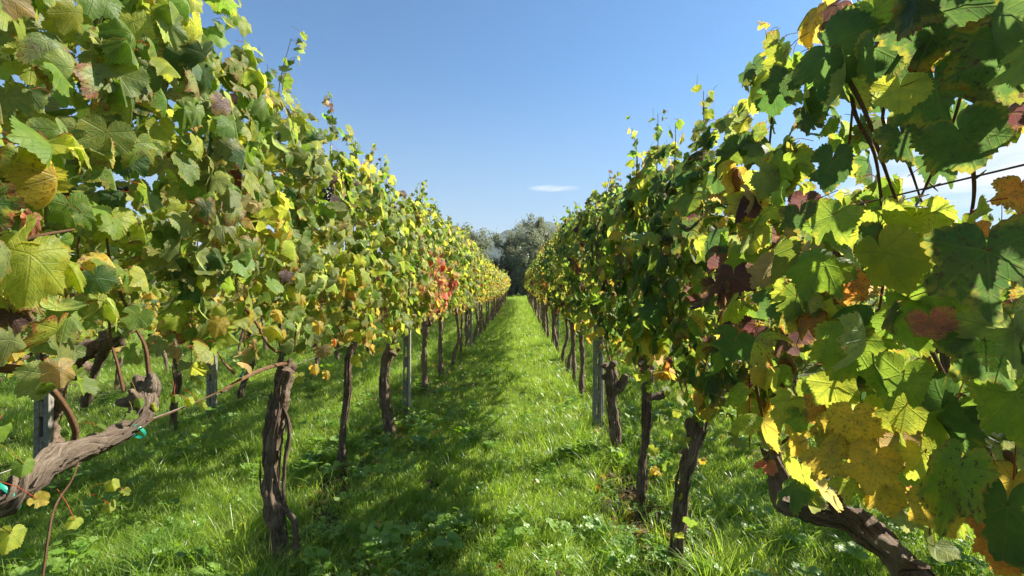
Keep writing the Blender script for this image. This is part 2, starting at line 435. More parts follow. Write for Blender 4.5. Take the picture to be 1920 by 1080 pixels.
OLIVE = tree_leaf_mat('olive_leaves', (.13, .145, .060), (.31, .33, .16), (.32, .34, .25))
BUSH = tree_leaf_mat('dark_bush_leaves', (.050, .07, .032), (.12, .145, .065), (.14, .17, .11))

# ------------------------------------------------------------------ ground, hill
def grid(xs, ys, zf):
    X, Y = np.meshgrid(xs, ys); Z = zf(X, Y)
    V = np.stack([X, Y, Z], -1).reshape(-1, 3); nx = len(xs); ny = len(ys)
    i = np.arange(ny - 1)[:, None] * nx; j = np.arange(nx - 1)[None]
    F = np.stack([i + j, i + j + 1, i + nx + j + 1, i + nx + j], -1).reshape(-1, 4)
    return V, F
xs = np.concatenate([-np.geomspace(3500, 14.5, 22), np.linspace(-14, 14, 113), np.geomspace(14.5, 3500, 22)])
ys = np.concatenate([[-600, -200, -60, -20, -8], np.linspace(-5, 30, 141), np.geomspace(31, 4200, 50)])
mb = MB(); V, F = grid(xs, ys, lambda x, y: gz(x, y) * np.clip(1 - np.hypot(x, y) / 300, 0, 1)); mb.add(V, F)
tag(mb.obj('ground', GROUND), 'meadow ground under the vineyard', kind='structure')

def hillh(x, y):
    h = 272 * np.exp(-((x - 190) / 560) ** 2 - ((y - 2100) / 480) ** 2)
    h += 120 * np.exp(-((x + 900) / 700) ** 2 - ((y - 2500) / 420) ** 2) + 110 * np.exp(-((x - 1500) / 600) ** 2 - ((y - 2300) / 420) ** 2)
    h += 7 * np.sin(x / 47 + y / 80) + 5 * np.sin(x / 21 - y / 33) + 3 * np.sin(x / 9.3)
    return h - 14
mb = MB(); V, F = grid(np.linspace(-2600, 2900, 260), np.linspace(1200, 3400, 60), hillh); mb.add(V, F)
hm, hn = newmat('wooded_hill')
geo = N('ShaderNodeNewGeometry', hn)
nz = N('ShaderNodeTexNoise', hn, ins={'Vector': geo.outputs['Position'], 'Scale': .02, 'Detail': 8, 'Roughness': .7})
cc = MIX(hn, SS(hn, nz.outputs[0], .4, .6), (.020, .045, .022), (.085, .11, .05))
pbh = N('ShaderNodeBsdfPrincipled', hn, ins={'Base Color': cc, 'Roughness': 1.0, 'Specular IOR Level': 0.0})
finish(hn, pbh.outputs[0])
tag(mb.obj('hill', hm), 'wooded blue hill beyond the olive trees', kind='structure')

# ------------------------------------------------------------------ rows
def XL(y): return np.interp(y, [0, 2.7, 4, 7, 11, 22, 50], [-1.33, -1.33, -1.30, -1.22, -1.08, -.90, -.80])
def XR(y): return np.interp(y, [0, 8, 50], [.88, .86, .95])
ROWX = {'L': XL, 'R': XR, 'L2': lambda y: XL(y) - 2.2, 'L3': lambda y: XL(y) - 4.6, 'R2': lambda y: XR(y) + 2.45, 'R3': lambda y: XR(y) + 4.9}
END = 39.5
def topz(row, y):
    if row[0] == 'L' and len(row) == 1:
        return np.interp(y, [0, 1.5, 2.05, 2.3, 2.65, 2.95, 3.3, 3.66, 3.9, 4.3, 4.6, 5.2, 5.8, 6.3, 7, 8, 9, 10, 16, 22, 50],
                         [2.80, 2.80, 2.78, 2.56, 2.70, 2.50, 2.50, 2.80, 2.58, 2.46, 2.60, 2.46, 2.52, 2.70, 2.48, 2.58, 2.46, 2.54, 2.2, 2.12, 2.12])
    if row == 'R':
        return np.interp(y, [0, .8, 1.2, 1.46, 1.75, 2.03, 2.4, 2.9, 3.3, 4, 5.1, 6, 7.3, 8.2, 25, 50],
                         [2.32, 2.36, 2.32, 2.28, 2.12, 2.26, 2.14, 2.38, 2.20, 2.28, 2.44, 2.38, 2.56, 2.46, 2.36, 2.35])
    if row == 'R2': return np.interp(y, [0, 2.6, 3.4, 5, 50], [1.98, 1.98, 2.05, 2.2, 2.3])
    return np.interp(y, [0, 50], [2.25, 2.2])
def botz(row, y):
    if row == 'R': return np.interp(y, [0, 1.0, 1.7, 2.4, 3.4, 5, 50], [1.04, 1.06, 1.08, 1.16, 1.16, 1.16, 1.12])
    if row == 'L': return np.interp(y, [0, 1.4, 2.4, 4, 50], [1.44, 1.40, 1.24, 1.12, 1.05])
    return 1.1 + 0 * y
def halfw(row):
    return {'L': .27, 'R': .27}.get(row, .24)

def nz3(p, f, ph=0.0):
    x, y, z = p[:, 0] * f, p[:, 1] * f, p[:, 2] * f
    return (np.sin(x * 1.7 + 2.1 * np.sin(y * 1.3 + ph) + ph) + np.sin(y * 2.3 + 1.7 * np.sin(z * 1.9 + ph)) + np.sin(z * 2.9 + 1.3 * np.sin(x * 2.2 + y))) / 3

def tints(row, p, rg):
    n = len(p); y, z = p[:, 1], p[:, 2]
    pr = np.zeros((n, 9))
    side = (row[0] == 'R')
    if side:
        pr += np.array([.42, .34, .17, .04, .003, .000, .03, .02, .12])
        low = np.clip((1.45 - z) / .45, 0, 1)
        pr += low[:, None] * np.array([0, 0, .22, .24, .04, .008, .05, .05, 0])
        pat = np.clip(nz3(p, 1.9, 1.0) * 2.2 - .5, 0, 1)
        pr += pat[:, None] * np.array([0, 0, .0, .06, 0, 0, .26, .05, 0])
        farw = np.clip((y - 9) / 8, 0, 1)
        pr += farw[:, None] * np.array([0, .2, .35, .12, .04, .015, .0, .08, 0])
        e = np.exp(-((y - 10.5) / 1.6) ** 2) * (z < 1.6)
        pr += e[:, None] * np.array([0, 0, 0, .2, .5, .3, .05, .15, 0])
    else:
        pr += np.array([.08, .42, .34, .03, .0, .0, .015, .03, .30])
        low = np.clip((1.55 - z) / .45, 0, 1) * np.clip((y - 1.5) / 1.5, 0.15, 1)
        pr += low[:, None] * np.array([0, 0, .45, .80, .04, .0, .01, .20, 0])
        farw = np.clip((y - 8) / 5, 0, 1)
        pr += farw[:, None] * np.array([0, .0, .50, .42, .12, .01, .0, .08, 0])
        vf = np.clip((y - 16) / 10, 0, 1)
        pr += vf[:, None] * np.array([0, 0, .1, .35, .16, 0, 0, .1, 0])
        red = np.exp(-((y - 6.4) / .75) ** 2) * np.exp(-((z - 1.50) / .33) ** 2)
        if row == 'L': pr += (red * 3.2)[:, None] * np.array([0, 0, .03, .05, .22, .60, .0, .18, 0])
        pat = np.clip(nz3(p, 2.3, 2.0) * 2.2 - .7, 0, 1) * (y < 9)
        pr += pat[:, None] * np.array([0, 0, .0, .02, .0, .0, .12, .22, .2])
    pr /= pr.sum(1, keepdims=True)
    order = np.array([0, 8, 1, 2, 3, 7, 4, 5, 6])
    f = nz3(p, 2.9, 3.1) * 1.1 + nz3(p, 6.3, .4) * .9
    g = .62 * rg.normal(0, 1, n) + .95 * f
    u = (1 / (1 + np.exp(-1.9 * g)))[:, None]
    k = order[(u > np.cumsum(pr[:, order], 1)).sum(1).clip(0, 8)]
    t = PAL[k] * rg.uniform(.75, 1.3, (n, 1)) * rg.uniform(.92, 1.08, (n, 3))
    aut = rg.random(n) ** 2.2 * .5 + .06 * (k == 6) + .28 * (rg.random(n) < .18)
    if side: aut = rg.random(n) ** 1.7 * .58
    aut = aut + 0.25 * (k >= 3) * (k <= 4) * rg.random(n)
    return t, aut

HOLES = [  # (centre, radii, keep probability): real openings in the canopy of the near right-hand vine
    (np.array([.80, .84, 1.76]), np.array([.40, .20, .10]), .0),
    (np.array([.62, .70, 1.74]), np.array([.20, .16, .09]), .0),
    (np.array([.95, 1.10, 1.72]), np.array([.30, .16, .08]), .12),
]
def canopy(row, y0, y1, n, detail, rg, mb, size=(.052, .078), shoots=2, tails=True, xo=0.0, z_b=None):
    """leaves of one vine: two outward-facing curtains, some inside, ragged top and bottom"""
    y = rg.uniform(y0 - .10, y1 + .10, n)
    tz = topz(row, y) + .04 * np.sin(y * 5.3 + (1 if row[0] == 'R' else 4)) + .04 * np.sin(y * 13.1) - .04
    bz = (botz(row, y) if z_b is None else z_b) + .10 * np.sin(y * 7.7 + 2)
    u = rg.random(n) ** (.82 if row == 'L' else .92)
    z = bz + (tz - bz) * u + rg.normal(0, .04, n)
    hw = halfw(row) * np.interp((z - bz) / (tz - bz), [-.2, 0, .25, .6, .9, 1.1], [.3, .65, 1.0, .95, .55, .2])
    hw = hw * (1 + .18 * np.sin(y * 6.1 + z * 5) + .12 * np.sin(y * 11 - z * 9))
    ys_ = np.round((y + .03 * np.sin(z * 7)) / .13) * .13 + .04 * np.sin(z * 5 + y * 9); y = y + .42 * (ys_ - y)
    mode = rg.random(n)
    sd = np.where(mode < .43, -1, np.where(mode < .80, 1, 0))
    if row in ('L', 'L2', 'L3'): sd = -sd
    x = np.where(sd != 0, sd * hw * rg.uniform(.72, 1.12, n), hw * rg.uniform(-.7, .7, n))
    p = np.stack([x, y, z], 1)
    nr = np.stack([sd * 1.0, 0 * y, .22 + .8 * np.clip((z - tz + .25) / .25, 0, 1)], 1) + rg.normal(0, .5, (n, 3)) * [1, 1.25, .8]
    nr[sd == 0] = rg.normal(0, 1, ((sd == 0).sum(), 3)) + [0, 0, .4]
    tp = np.stack([.25 * sd, 0 * y, -1 + 0 * y], 1) + rg.normal(0, .27, (n, 3))
    s = rg.uniform(size[0] * .9, size[1], n) * np.where(rg.random(n) < .18, .62, 1.0) * np.where(rg.random(n) < .06, 1.2, 1.0)
    keep = nz3(p, 4.2, .7 + y0) > -.62
    s = np.where(z > tz - .1, s * .8, s)
    # shoots sticking up out of the top and tails that hang at the bottom
    ex = []
    for i in range(shoots):
        yy = rg.uniform(y0, y1); xx = rg.normal(0, .08); top = float(topz(row, yy)); h = rg.uniform(.03, .20) if tails else .1
        dx, dy = rg.normal(0, .25, 2)
        for q in np.arange(0, h + .12, .034):
            ex.append((xx + dx * q + rg.normal(0, .022), yy + dy * q + rg.normal(0, .025), top - .06 + q, .052 * (1 - .4 * q / (h + .1))))
        if detail != 'far':
            x_ = float(ROWX[row](yy)) + xo + xx
            tube(mb, [(x_ - .03, yy, top - .4), (x_, yy, top - .06), (x_ + dx * h, yy + dy * h, top + h + .03)], [.0035, .003, .0016], 4, 3, tint=(.16, .10, .04, 0))
    for i in range(shoots):
        yy = rg.uniform(y0, y1); xx = rg.normal(0, .15); b_ = float(botz(row, yy)); h = rg.uniform(.05, .22)
        if detail != 'far':
            x_ = float(ROWX[row](yy)) + xo + xx
            tube(mb, [(x_, yy, b_ + .3), (x_, yy, b_), (x_, yy, b_ - h)], [.003, .0026, .0014], 4, 2, tint=(.20, .10, .04, 0))
        for q in np.arange(0, h, .05):
            ex.append((xx + rg.normal(0, .03), yy + rg.normal(0, .04), b_ - q, .055))
    ex = np.array(ex)
    p = np.vstack([p, ex[:, :3]]); s = np.concatenate([s, ex[:, 3]])
    nr = np.vstack([nr, rg.normal(0, 1, (len(ex), 3)) + [0, 0, .3]]); tp = np.vstack([tp, rg.normal(0, .5, (len(ex), 3)) + [0, 0, -.7]])
    keep = np.concatenate([keep, np.ones(len(ex), bool)])
    p[:, 0] += ROWX[row](p[:, 1]) + xo
    if row == 'R':
        for c, r_, k in HOLES:
            ins = (((p - c) / r_) ** 2).sum(1) < 1
            keep &= ~(ins & (rg.random(len(p)) > k))
        cl = np.linalg.norm(p - [0, 0, EYE], axis=1) > .62
        keep &= cl & ~((p[:, 1] < .75) & (p[:, 0] < .60))
    if row == 'L':
        keep &= np.linalg.norm(p - [0, 0, EYE], axis=1) > 1.0
    p, s, nr, tp = p[keep], s[keep], nr[keep], tp[keep]
    t, a = tints(row, p, rg)
    add_leaves(mb, p, nr, tp, s, t, a, rg.random(len(p)), detail, rg)
    return p, s, tp, nr

def petioles(mb, p, tp, nr, rg, cx, ln=.06):
    """thin leaf stalks from the leaf base back into the canopy"""
    n = len(p)
    d = unit(np.stack([(cx - p[:, 0]) * 2.0, rg.normal(0, .25, n), .35 + rg.normal(0, .25, n)], 1) - .3 * unit(nr))
    L = rg.uniform(.6, 1.3, n) * ln; e = p + d * L[:, None]; md = (p + e) / 2 + [0, 0, .008]
    side = unit(np.cross(d, rg.normal(0, 1, (n, 3)))); s2 = np.cross(d, side); w = .0011
    V = []
    for c in (p, md, e):
        for q in range(3):
            a = q * 2.094
            V.append(c + w * (math.cos(a) * side + math.sin(a) * s2))
    V = np.stack(V, 1)
    F = []
    for k in (0, 3):
        for q in range(3):
            F.append((k + q, k + (q + 1) % 3, k + 3 + (q + 1) % 3, k + 3 + q))
    F = np.array(F)
    FF = (F[None] + (np.arange(n) * 9)[:, None, None]).reshape(-1, 4)
    col = np.where(rg.random(n)[:, None] < .5, [[.20, .20, .05]], [[.26, .08, .04]])
    tt = np.repeat(np.concatenate([col, np.zeros((n, 1))], 1), 9, axis=0)
    mb.add(V.reshape(-1, 3), FF, tt)

def trunk_mesh(base, pts, rad, seed, sides=14, knobs=3, strips=2, arms=()):
    mb = MB(); rg = np.random.default_rng(seed)
    pts = np.asarray(pts, float)
    tube(mb, pts, rad, sides, 12, .24, seed, ridges=.24)
    h = pts[-1]; r = rad[-1] if np.size(rad) > 1 else rad
    for i in range(knobs):    # swollen, knuckled head
        c = h + rg.normal(0, 1, 3) * [r * .8, r * .9, r * 1.1] - [0, 0, r * .6]
        d = unit(rg.normal(0, 1, 3) + [0, 0, .8]) * r * rg.uniform(.8, 1.5)
        tube(mb, [c - d * .5, c, c + d * .5, c + d], [r * .45, r * .8, r * .7, r * .35], 8, 3, .35, seed + i)
    for a_pts, a_rad in arms:
        tube(mb, a_pts, a_rad, 14, 8, .32, seed + 77, ridges=.2)
    sp = smooth_path(pts, 12)
    for i in range(strips):   # loose strips of bark
        a, b = sorted(rg.integers(0, len(sp), 2)); b = max(b, min(a + 6, len(sp) - 1)); a = max(0, b - 18)
        rr = float(np.mean(rad)); off = unit(rg.normal(0, 1, 3) * [1, 1, 0.1]) * rr
        q = sp[a:b:3].copy()
        if len(q) < 3: continue
        q += off * np.linspace(1.02, 1.35, len(q))[:, None] + rg.normal(0, .003, q.shape)
        tube(mb, q, [.003, .0065, .0015], 5, 3, .35, seed + i)
    return mb

LEFT_GROUP = 'vines trained along the row left of the aisle'
RIGHT_GROUP = 'vines trained along the row right of the aisle'
def make_vine(row, y, y0, y1, label, group, seed, detail, n, size, trunk=None, canes=None, ncane=4, cat='grapevine',
              ties=(), grapes=(), extra=None, pet=False, shoots=2, armspec=None, foliage=True):
    rg = np.random.default_rng(seed)
    x = float(ROWX[row](y)); base = np.array([x, y, float(gz(x, y))])
    if trunk is not None: base = np.array([trunk[0][0][0], trunk[0][0][1], float(gz(trunk[0][0][0], trunk[0][0][1]))])
    root = empty('grapevine', base); tag(root, label, cat, group)
    if trunk is None:
        r = rg.uniform(.022, .038); lean = rg.normal(0, .07, 2); hh = rg.uniform(.92, 1.08)
        z = base[2]
        pts = [base - [0, 0, .06], base + [lean[0] * .2, lean[1] * .3, .25], base + [lean[0] * .8 + rg.normal(0, .02), lean[1] * .6, .55],
               base + [lean[0] * .7, lean[1], .8], base + [lean[0] * .5, lean[1] * 1.2, hh]]
        rad = [r * 1.35, r * 1.0, r * .9, r * .95, r * 1.2]
        arms = []
        for sg in (-1, 1):
            if rg.random() < .8:
                q = pts[-1] + [0, 0, -.03]
                e = np.array([rg.normal(0, .04), sg * rg.uniform(.14, .3), rg.uniform(.04, .16)])
                arms.append(([q, q + e * [1, .5, .3], q + e], [r * .8, r * .62, r * .45]))
    else:
        pts, rad, arms = trunk
    near = y < 6
    tb = trunk_mesh(base, pts, rad, seed, sides=30 if near else 9, knobs=4 if near else 2, strips=22 if near else 0, arms=arms)
    tb.obj('trunk', BARK_PALE if label.startswith('near left vine') else BARK, root, base)
    head = np.asarray(pts[-1], float)
    if canes is None and ncane:
        canes = []
        for i in range(ncane):
            yy = rg.uniform(y0, y1); st = head + [rg.normal(0, .02), (yy - y) * .45, .02]
            tz = float(topz(row, yy)) - .12; xx = float(ROWX[row](yy))
            st[0] = st[0] * .5 + xx * .5
            canes.append(([st, [xx + rg.normal(0, .10), yy, 1.35], [xx + rg.normal(0, .12), yy + rg.normal(0, .08), 1.8], [xx + rg.normal(0, .1), yy + rg.normal(0, .1), tz]],
                          [.0055, .0048, .0038, .002]))
    for cp, cr in (canes or []):
        cb = MB(); tube(cb, cp, cr, 6, 6, .12, seed); cb.obj('cane', CANE, root, base)
    if foliage:
        fb = MB()
        p, s, tp, nr = canopy(row, y0, y1, n, detail, rg, fb, size, shoots)
        if pet: petioles(fb, p, tp, nr, rg, float(ROWX[row](y)))
        if extra: extra(fb, rg)
        fb.obj('foliage', LEAF, root, base)
    for c, ax, rr in ties:
        b_ = MB(); ax = unit(np.asarray(ax, float)); c = np.asarray(c, float)
        tube(b_, [c - ax * .005, c - ax * .002, c + ax * .002, c + ax * .005], [rr, rr * 1.02, rr * 1.02, rr], 14, 1, cap=False)
        k = unit(np.cross(ax, [.2, .9, .3])); q = c + k * rr
        tube(b_, [q, q + k * .012 + [0, 0, .01], q + k * .02 + [0, 0, -.012]], [.003, .003, .002], 5, 3)
        b_.obj('tie', TIE, root, base)
    for c in grapes:
        b_ = MB(); c = np.asarray(c, float)
        for i in range(40):
            t_ = rg.random(); rr = .024 * (1 - t_ * .75); a = rg.uniform(0, 6.28)
            ctr = c + [rr * .9 * math.cos(a), rr * .9 * math.sin(a), -.065 * t_]
            q = 7; th = np.linspace(0, math.pi, 5); ph = np.linspace(0, 2 * math.pi, q, endpoint=False)
            VV = np.array([[math.sin(t2) * math.cos(p2), math.sin(t2) * math.sin(p2), math.cos(t2)] for t2 in th for p2 in ph]) * .0068 + ctr
            FF = [(a2 * q + b2, a2 * q + (b2 + 1) % q, (a2 + 1) * q + (b2 + 1) % q, (a2 + 1) * q + b2) for a2 in range(4) for b2 in range(q)]
            b_.add(VV, FF)
        gb = b_.obj('grape_bunch', GRAPE, root, base); rm = gb.modifiers.new('merge', 'REMESH'); rm.mode = 'VOXEL'; rm.voxel_size = .0028; rm.use_smooth_shade = True
    return root

def path(base, *offs): return [np.asarray(base, float) + np.asarray(o, float) for o in offs]
def cane(*pp, r0=.0055, r1=.0025): return ([P(*q) for q in pp], [r0, (r0 + r1) / 2, r1])

# ---- hero leaves: (pixel x, pixel y of the stalk joint, depth, blade radius m, turn of the tip in degrees (0 = down), facing x, facing z, palette, ageing, shape)
def heroes(lst):
    def f(mb, rg):
        p, nn, tt, ss, cc, aa, kk = [], [], [], [], [], [], []
        for (px, py, d, s, turn, fx, fz, pal, au, kd) in lst:
            q = P(px, py, d); view = unit(np.array([0, 0, EYE]) - q)
            nn.append(unit(view + np.array([fx, 0, fz]))); a = R(turn)
            tt.append([math.sin(a), 0.05, -math.cos(a)]); p.append(q); ss.append(s * (.90 if px > 968 else .88)); au = au * (.62 if pal == 0 else .8); cc.append(PAL[pal] * rg.uniform(.85, 1.2)); aa.append(au); kk.append(kd)
        p = np.array(p); nn = np.array(nn); tt = np.array(tt, float)
        add_leaves(mb, p, nn, tt, np.array(ss), np.array(cc), np.array(aa), rg.random(len(p)), 'hi', rg, kinds=kk)
        petioles(mb, p, tt, nn, rg, p[0][0] + (.3 if p[0][0] > 0 else -.3), .10)
    return f
RH = heroes([
    (1850, 470, .64, .110, 10, -.2, .3, 0, .50, 0), (1900, 90, .66, .095, -20, 0, .1, 0, .62, 1), (1750, 150, .76, .098, 15, -.3, .2, 0, .45, 0),
    (1795, 880, .66, .100, -15, -.2, .4, 1, .48, 5), (1560, 90, .98, .105, 60, -.2, .3, 0, .22, 0), (1640, 90, .88, .085, 0, -.4, .1, 0, .35, 2),
    (1800, 250, .70, .070, 30, .1, .1, 0, .40, 1), (1700, 590, .78, .090, 55, 0, .4, 1, .05, 5), (1560, 300, 1.02, .080, -10, -.1, .2, 0, .10, 3),
    (1900, 620, .66, .078, -5, .5, .1, 8, .10, 2), (1905, 740, .68, .085, 20, 0, .2, 1, .20, 1), (1745, 600, .72, .040, 20, 0, .3, 5, .50, 4),
    (1590, 525, .92, .052, -10, 0, .3, 4, .55, 1), (1530, 560, 1.0, .050, 0, .3, .3, 8, .30, 2), (1505, 610, 1.12, .062, -20, 0, .1, 6, .35, 3),
    (1600, 780, .90, .058, 10, -.3, .2, 3, .40, 1), (1550, 850, .94, .058, 35, 0, .3, 3, .42, 0), (1640, 860, .86, .070, -10, 0, .3, 3, .32, 5),
    (1660, 770, .90, .055, -30, .2, .1, 2, .12, 3), (1735, 850, .84, .068, 25, .1, .2, 2, .15, 0), (1860, 940, .74, .070, 30, .1, .3, 4, .35, 1),
    (1900, 900, .70, .060, -20, .1, .2, 3, .30, 0), (1480, 750, 1.12, .050, -30, 0, .2, 2, .10, 0), (1430, 700, 1.3, .048, 15, 0, .2, 3, .25, 1),
    (1500, 780, 1.1, .045, -10, 0, .2, 1, .10, 3), (1442, 873, 1.45, .036, 20, 0, .1, 5, .2, 2), (1425, 870, 1.45, .026, -70, 0, .1, 5, .3, 7),
    (1325, 640, 2.05, .062, -6, 0, .1, 6, .55, 2), (1362, 670, 1.95, .058, 8, 0, .1, 6, .50, 2), (1310, 560, 2.1, .058, 0, 0, .1, 6, .45, 1),
    (1916, 350, .70, .046, 0, 0, .2, 4, .65, 0), (1830, 430, .80, .030, 10, 0, .3, 4, .45, 4), (1500, 400, 1.15, .066, 10, -.1, .2, 0, .5, 0),
    (1450, 330, 1.3, .070, -15, .4, .1, 8, .2, 6), (1385, 230, 1.5, .070, 5, .3, .2, 8, .3, 1), (1470, 150, 1.2, .07, -35, .0, .3, 0, .35, 0),
    (1560, 420, 1.0, .075, 25, 0, .3, 1, .12, 0), (1640, 430, .9, .070, -25, 0, .1, 2, .1, 3), (1720, 430, .85, .062, 0, .2, .3, 6, .5, 2),
    (1780, 560, .75, .075, -40, .1, .2, 1, .15, 5), (1590, 640, .88, .080, -15, .2, .3, 1, .3, 1), (1450, 560, 1.2, .075, 20, 0, .2, 0, .2, 0),
    (1400, 480, 1.4, .075, -10, 0, .2, 1, .2, 5), (1690, 250, .85, .07, 20, 0, .3, 0, .5, 0), (1770, 20, .72, .09, -30, 0, .3, 0, .5, 5),
    (1840, 640, .68, .08, 30, 0, .3, 0, .45, 0),
    (1570, 800, 1.0, .062, -20, .1, .3, 3, .45, 5), (1620, 830, .92, .060, 10, 0, .3, 3, .5, 0), (1680, 820, .88, .055, 25, 0, .2, 7, .45, 1), (1500, 830, 1.15, .050, 10, .1, .3, 3, .4, 2),
    (1600, 900, .95, .058, -15, .1, .3, 2, .4, 0), (1655, 920, .92, .050, 15, .1, .3, 3, .35, 1), (1560, 720, 1.0, .065, 15, 0, .3, 2, .15, 1), (1700, 760, .85, .06, -10, .1, .3, 2, .3, 3),
    (1760, 940, .80, .060, 15, 0, .3, 3, .3, 5), (1890, 1010, .72, .06, -10, 0, .3, 4, .3, 1), (1455, 700, 1.3, .06, 5, 0, .2, 1, .2, 0), (1400, 760, 1.7, .05, 10, 0, .2, 2, .2, 1), (1690, 700, .78, .075, -20, 0, .2, 1, .1, 0), (1640, 20, .95, .08, 20, 0, .2, 1, .3, 0),
])
LH = heroes([
    (55, 480, 1.02, .115, -10, .2, .5, 2, .28, 1), (130, 385, 1.22, .080, 10, .1, .2, 1, .10, 0), (60, 235, 1.22, .080, 20, .2, .3, 2, .32, 0),
    (150, 240, 1.25, .075, 20, .2, .2, 8, .28, 5), (195, 120, 1.30, .075, 10, .1, .3, 8, .10, 5), (130, 30, 1.25, .085, 5, .2, .4, 2, .12, 0),
    (60, 110, 1.2, .080, -10, .1, .3, 2, .2, 3), (20, 50, 1.2, .075, 15, 0, .3, 8, .2, 1), (250, 40, 1.4, .08, 15, .1, .3, 2, .1, 0),
    (290, 130, 1.5, .070, -10, .2, .3, 8, .1, 0), (210, 370, 1.4, .055, 0, .1, .2, 0, .2, 0), (310, 440, 1.55, .065, 15, .1, .2, 1, .2, 1),
    (375, 520, 1.7, .055, 15, .1, .2, 2, .2, 2), (410, 605, 1.75, .062, -20, 0, .5, 3, .40, 1), (432, 470, 1.9, .055, 5, 0, .2, 2, .25, 3),
    (240, 300, 1.4, .07, -5, .1, .2, 0, .1, 0), (300, 240, 1.5, .07, 15, .1, .2, 2, .1, 4), (345, 350, 1.65, .07, -5, .2, .2, 8, .2, 0),
    (20, 590, 1.05, .05, 30, .1, .3, 6, .5, 1), (110, 690, 1.1, .055, 0, .3, .1, 7, .3, 7), (15, 650, 1.1, .045, 20, 0, .3, 3, .4, 2),
    (260, 590, 1.45, .06, -25, 0, .3, 1, .15, 3), (70, 300, 1.15, .065, 60, .1, .3, 3, .45, 6), (15, 180, 1.15, .07, 10, .1, .3, 8, .2, 0),
    (180, 520, 1.25, .06, 30, .1, .1, 0, .4, 1), (60, 410, 1.1, .05, -10, .1, .2, 5, .5, 7),
    # little leaves on the thin sucker shoot under the pale arm
    (45, 870, 1.15, .036, -20, .2, .3, 1, .0, 8), (70, 935, 1.12, .030, 60, 0, .4, 3, .1, 3), (20, 1000, 1.1, .050, -20, .1, .3, 2, .1, 8),
    (0, 800, 1.1, .045, -30, .1, .3, 1, .0, 8), (210, 905, 1.3, .028, 10, 0, .4, 2, .1, 8), (235, 920, 1.32, .020, 30, 0, .4, 2, .1, 3),
    (140, 975, 1.25, .028, -30, 0, .5, 2, .1, 8), (262, 752, 1.55, .026, 0, .2, .3, 1, .0, 8), (288, 760, 1.58, .028, 10, 0, .2, 2, 0, 8),
    (328, 745, 1.65, .024, 5, 0, .2, 1, .0, 2), (355, 750, 1.68, .026, 25, 0, .2, 2, .0, 8), (380, 760, 1.7, .022, 30, 0, .2, 2, .0, 1),
    (250, 778, 1.5, .026, -50, 0, .4, 1, 0, 3), (185, 800, 1.42, .024, 70, 0, .5, 1, 0, 8), (205, 945, 1.3, .028, 0, 0, .3, 2, .1, 8),
])

LH2 = heroes([
    (565, 560, 2.5, .060, 0, .2, .2, 3, .3, 7), (598, 610, 2.55, .062, -5, .3, .1, 3, .45, 7), (606, 655, 2.6, .058, 5, .2, .1, 7, .5, 1), (590, 690, 2.6, .050, 10, .1, .1, 3, .4, 2),
    (560, 705, 2.6, .050, -10, .2, .3, 2, .3, 3), (612, 700, 2.65, .045, 5, .1, .2, 3, .5, 7), (628, 640, 2.8, .040, 0, .3, .1, 4, .5, 7), (530, 625, 2.6, .05, 10, .2, .2, 3, .35, 2),
    (475, 640, 2.3, .035, 5, .1, .1, 7, .3, 7), (505, 540, 2.4, .07, -5, .1, .1, 2, .15, 1), (470, 500, 2.2, .07, 5, .3, .1, 8, .35, 2), (560, 470, 2.4, .075, -8, .3, .1, 8, .4, 1),
    (620, 500, 2.8, .07, 5, .2, .1, 2, .3, 7), (640, 430, 2.9, .07, -5, .3, .1, 8, .45, 6), (430, 1000, 2.6, .045, 10, 0, .2, 2, .1, 7), (455, 985, 2.65, .040, 0, 0, .2, 2, .1, 2),
])

# ---- near left vines
pA = [P(-330, 1500, 1.0), P(-130, 1180, 1.08), P(20, 925, 1.20), P(90, 870, 1.30), P(180, 835, 1.42), P(245, 800, 1.53), P(275, 760, 1.60), P(262, 735, 1.62)]
pA = [np.array([-1.80, .72, -.05]), np.array([-1.72, .80, .45]), P(-170, 1030, 1.10)] + pA[2:]
make_vine('L', .9, -.4, 1.75, 'near left vine with pale trunk arm entering from the left edge, tied with green tape', LEFT_GROUP, 11, 'hi', 1500, (.054, .082),
          trunk=(pA, [.055, .050, .038, .036, .030, .028, .027, .033, .030], [([P(262, 745, 1.62), P(282, 725, 1.62), P(284, 700, 1.62)], [.026, .022, .010])]),
          canes=[cane((232, 735, 1.60), (222, 690, 1.6), (208, 640, 1.6), (200, 590, 1.62), (150, 500, 1.6), (150, 420, 1.55)),
                 cane((280, 712, 1.62), (272, 650, 1.60), (250, 605, 1.6), (215, 520, 1.6), (200, 440, 1.58), (205, 300, 1.5), r0=.007),
                 cane((0, 690, 1.15), (60, 700, 1.22), (110, 745, 1.32), (140, 800, 1.42), (138, 832, 1.45), r0=.011, r1=.008),
                 cane((0, 470, 1.05), (60, 445, 1.08), (140, 430, 1.15), r0=.005), cane((-20, 430, 1.1), (30, 460, 1.1), (75, 485, 1.1), r0=.005),
                 cane((275, 790, 1.5), (330, 770, 1.65), (420, 730, 1.9), (500, 690, 2.2), r0=.003, r1=.002),
                 cane((80, 1080, 1.2), (100, 960, 1.22), (135, 900, 1.3), (150, 860, 1.36), r0=.003, r1=.002)],
          ties=[(P(255, 808, 1.53), P(275, 785, 1.56) - P(235, 825, 1.49), .030), (P(2, 930, 1.20), P(60, 890, 1.25) - P(-40, 960, 1.15), .052)],
          grapes=[P(222, 350, 1.5), P(610, 350, 2.7)], extra=LH, pet=True, shoots=4)
b = np.array([-1.33, 2.67, 0])
tL1 = path(b, (0.03, 0, -.06), (.0, 0, .12), (-.035, 0, .40), (-.03, 0, .62), (.0, 0, .82), (.02, 0, .93), (.055, 0, 1.06))
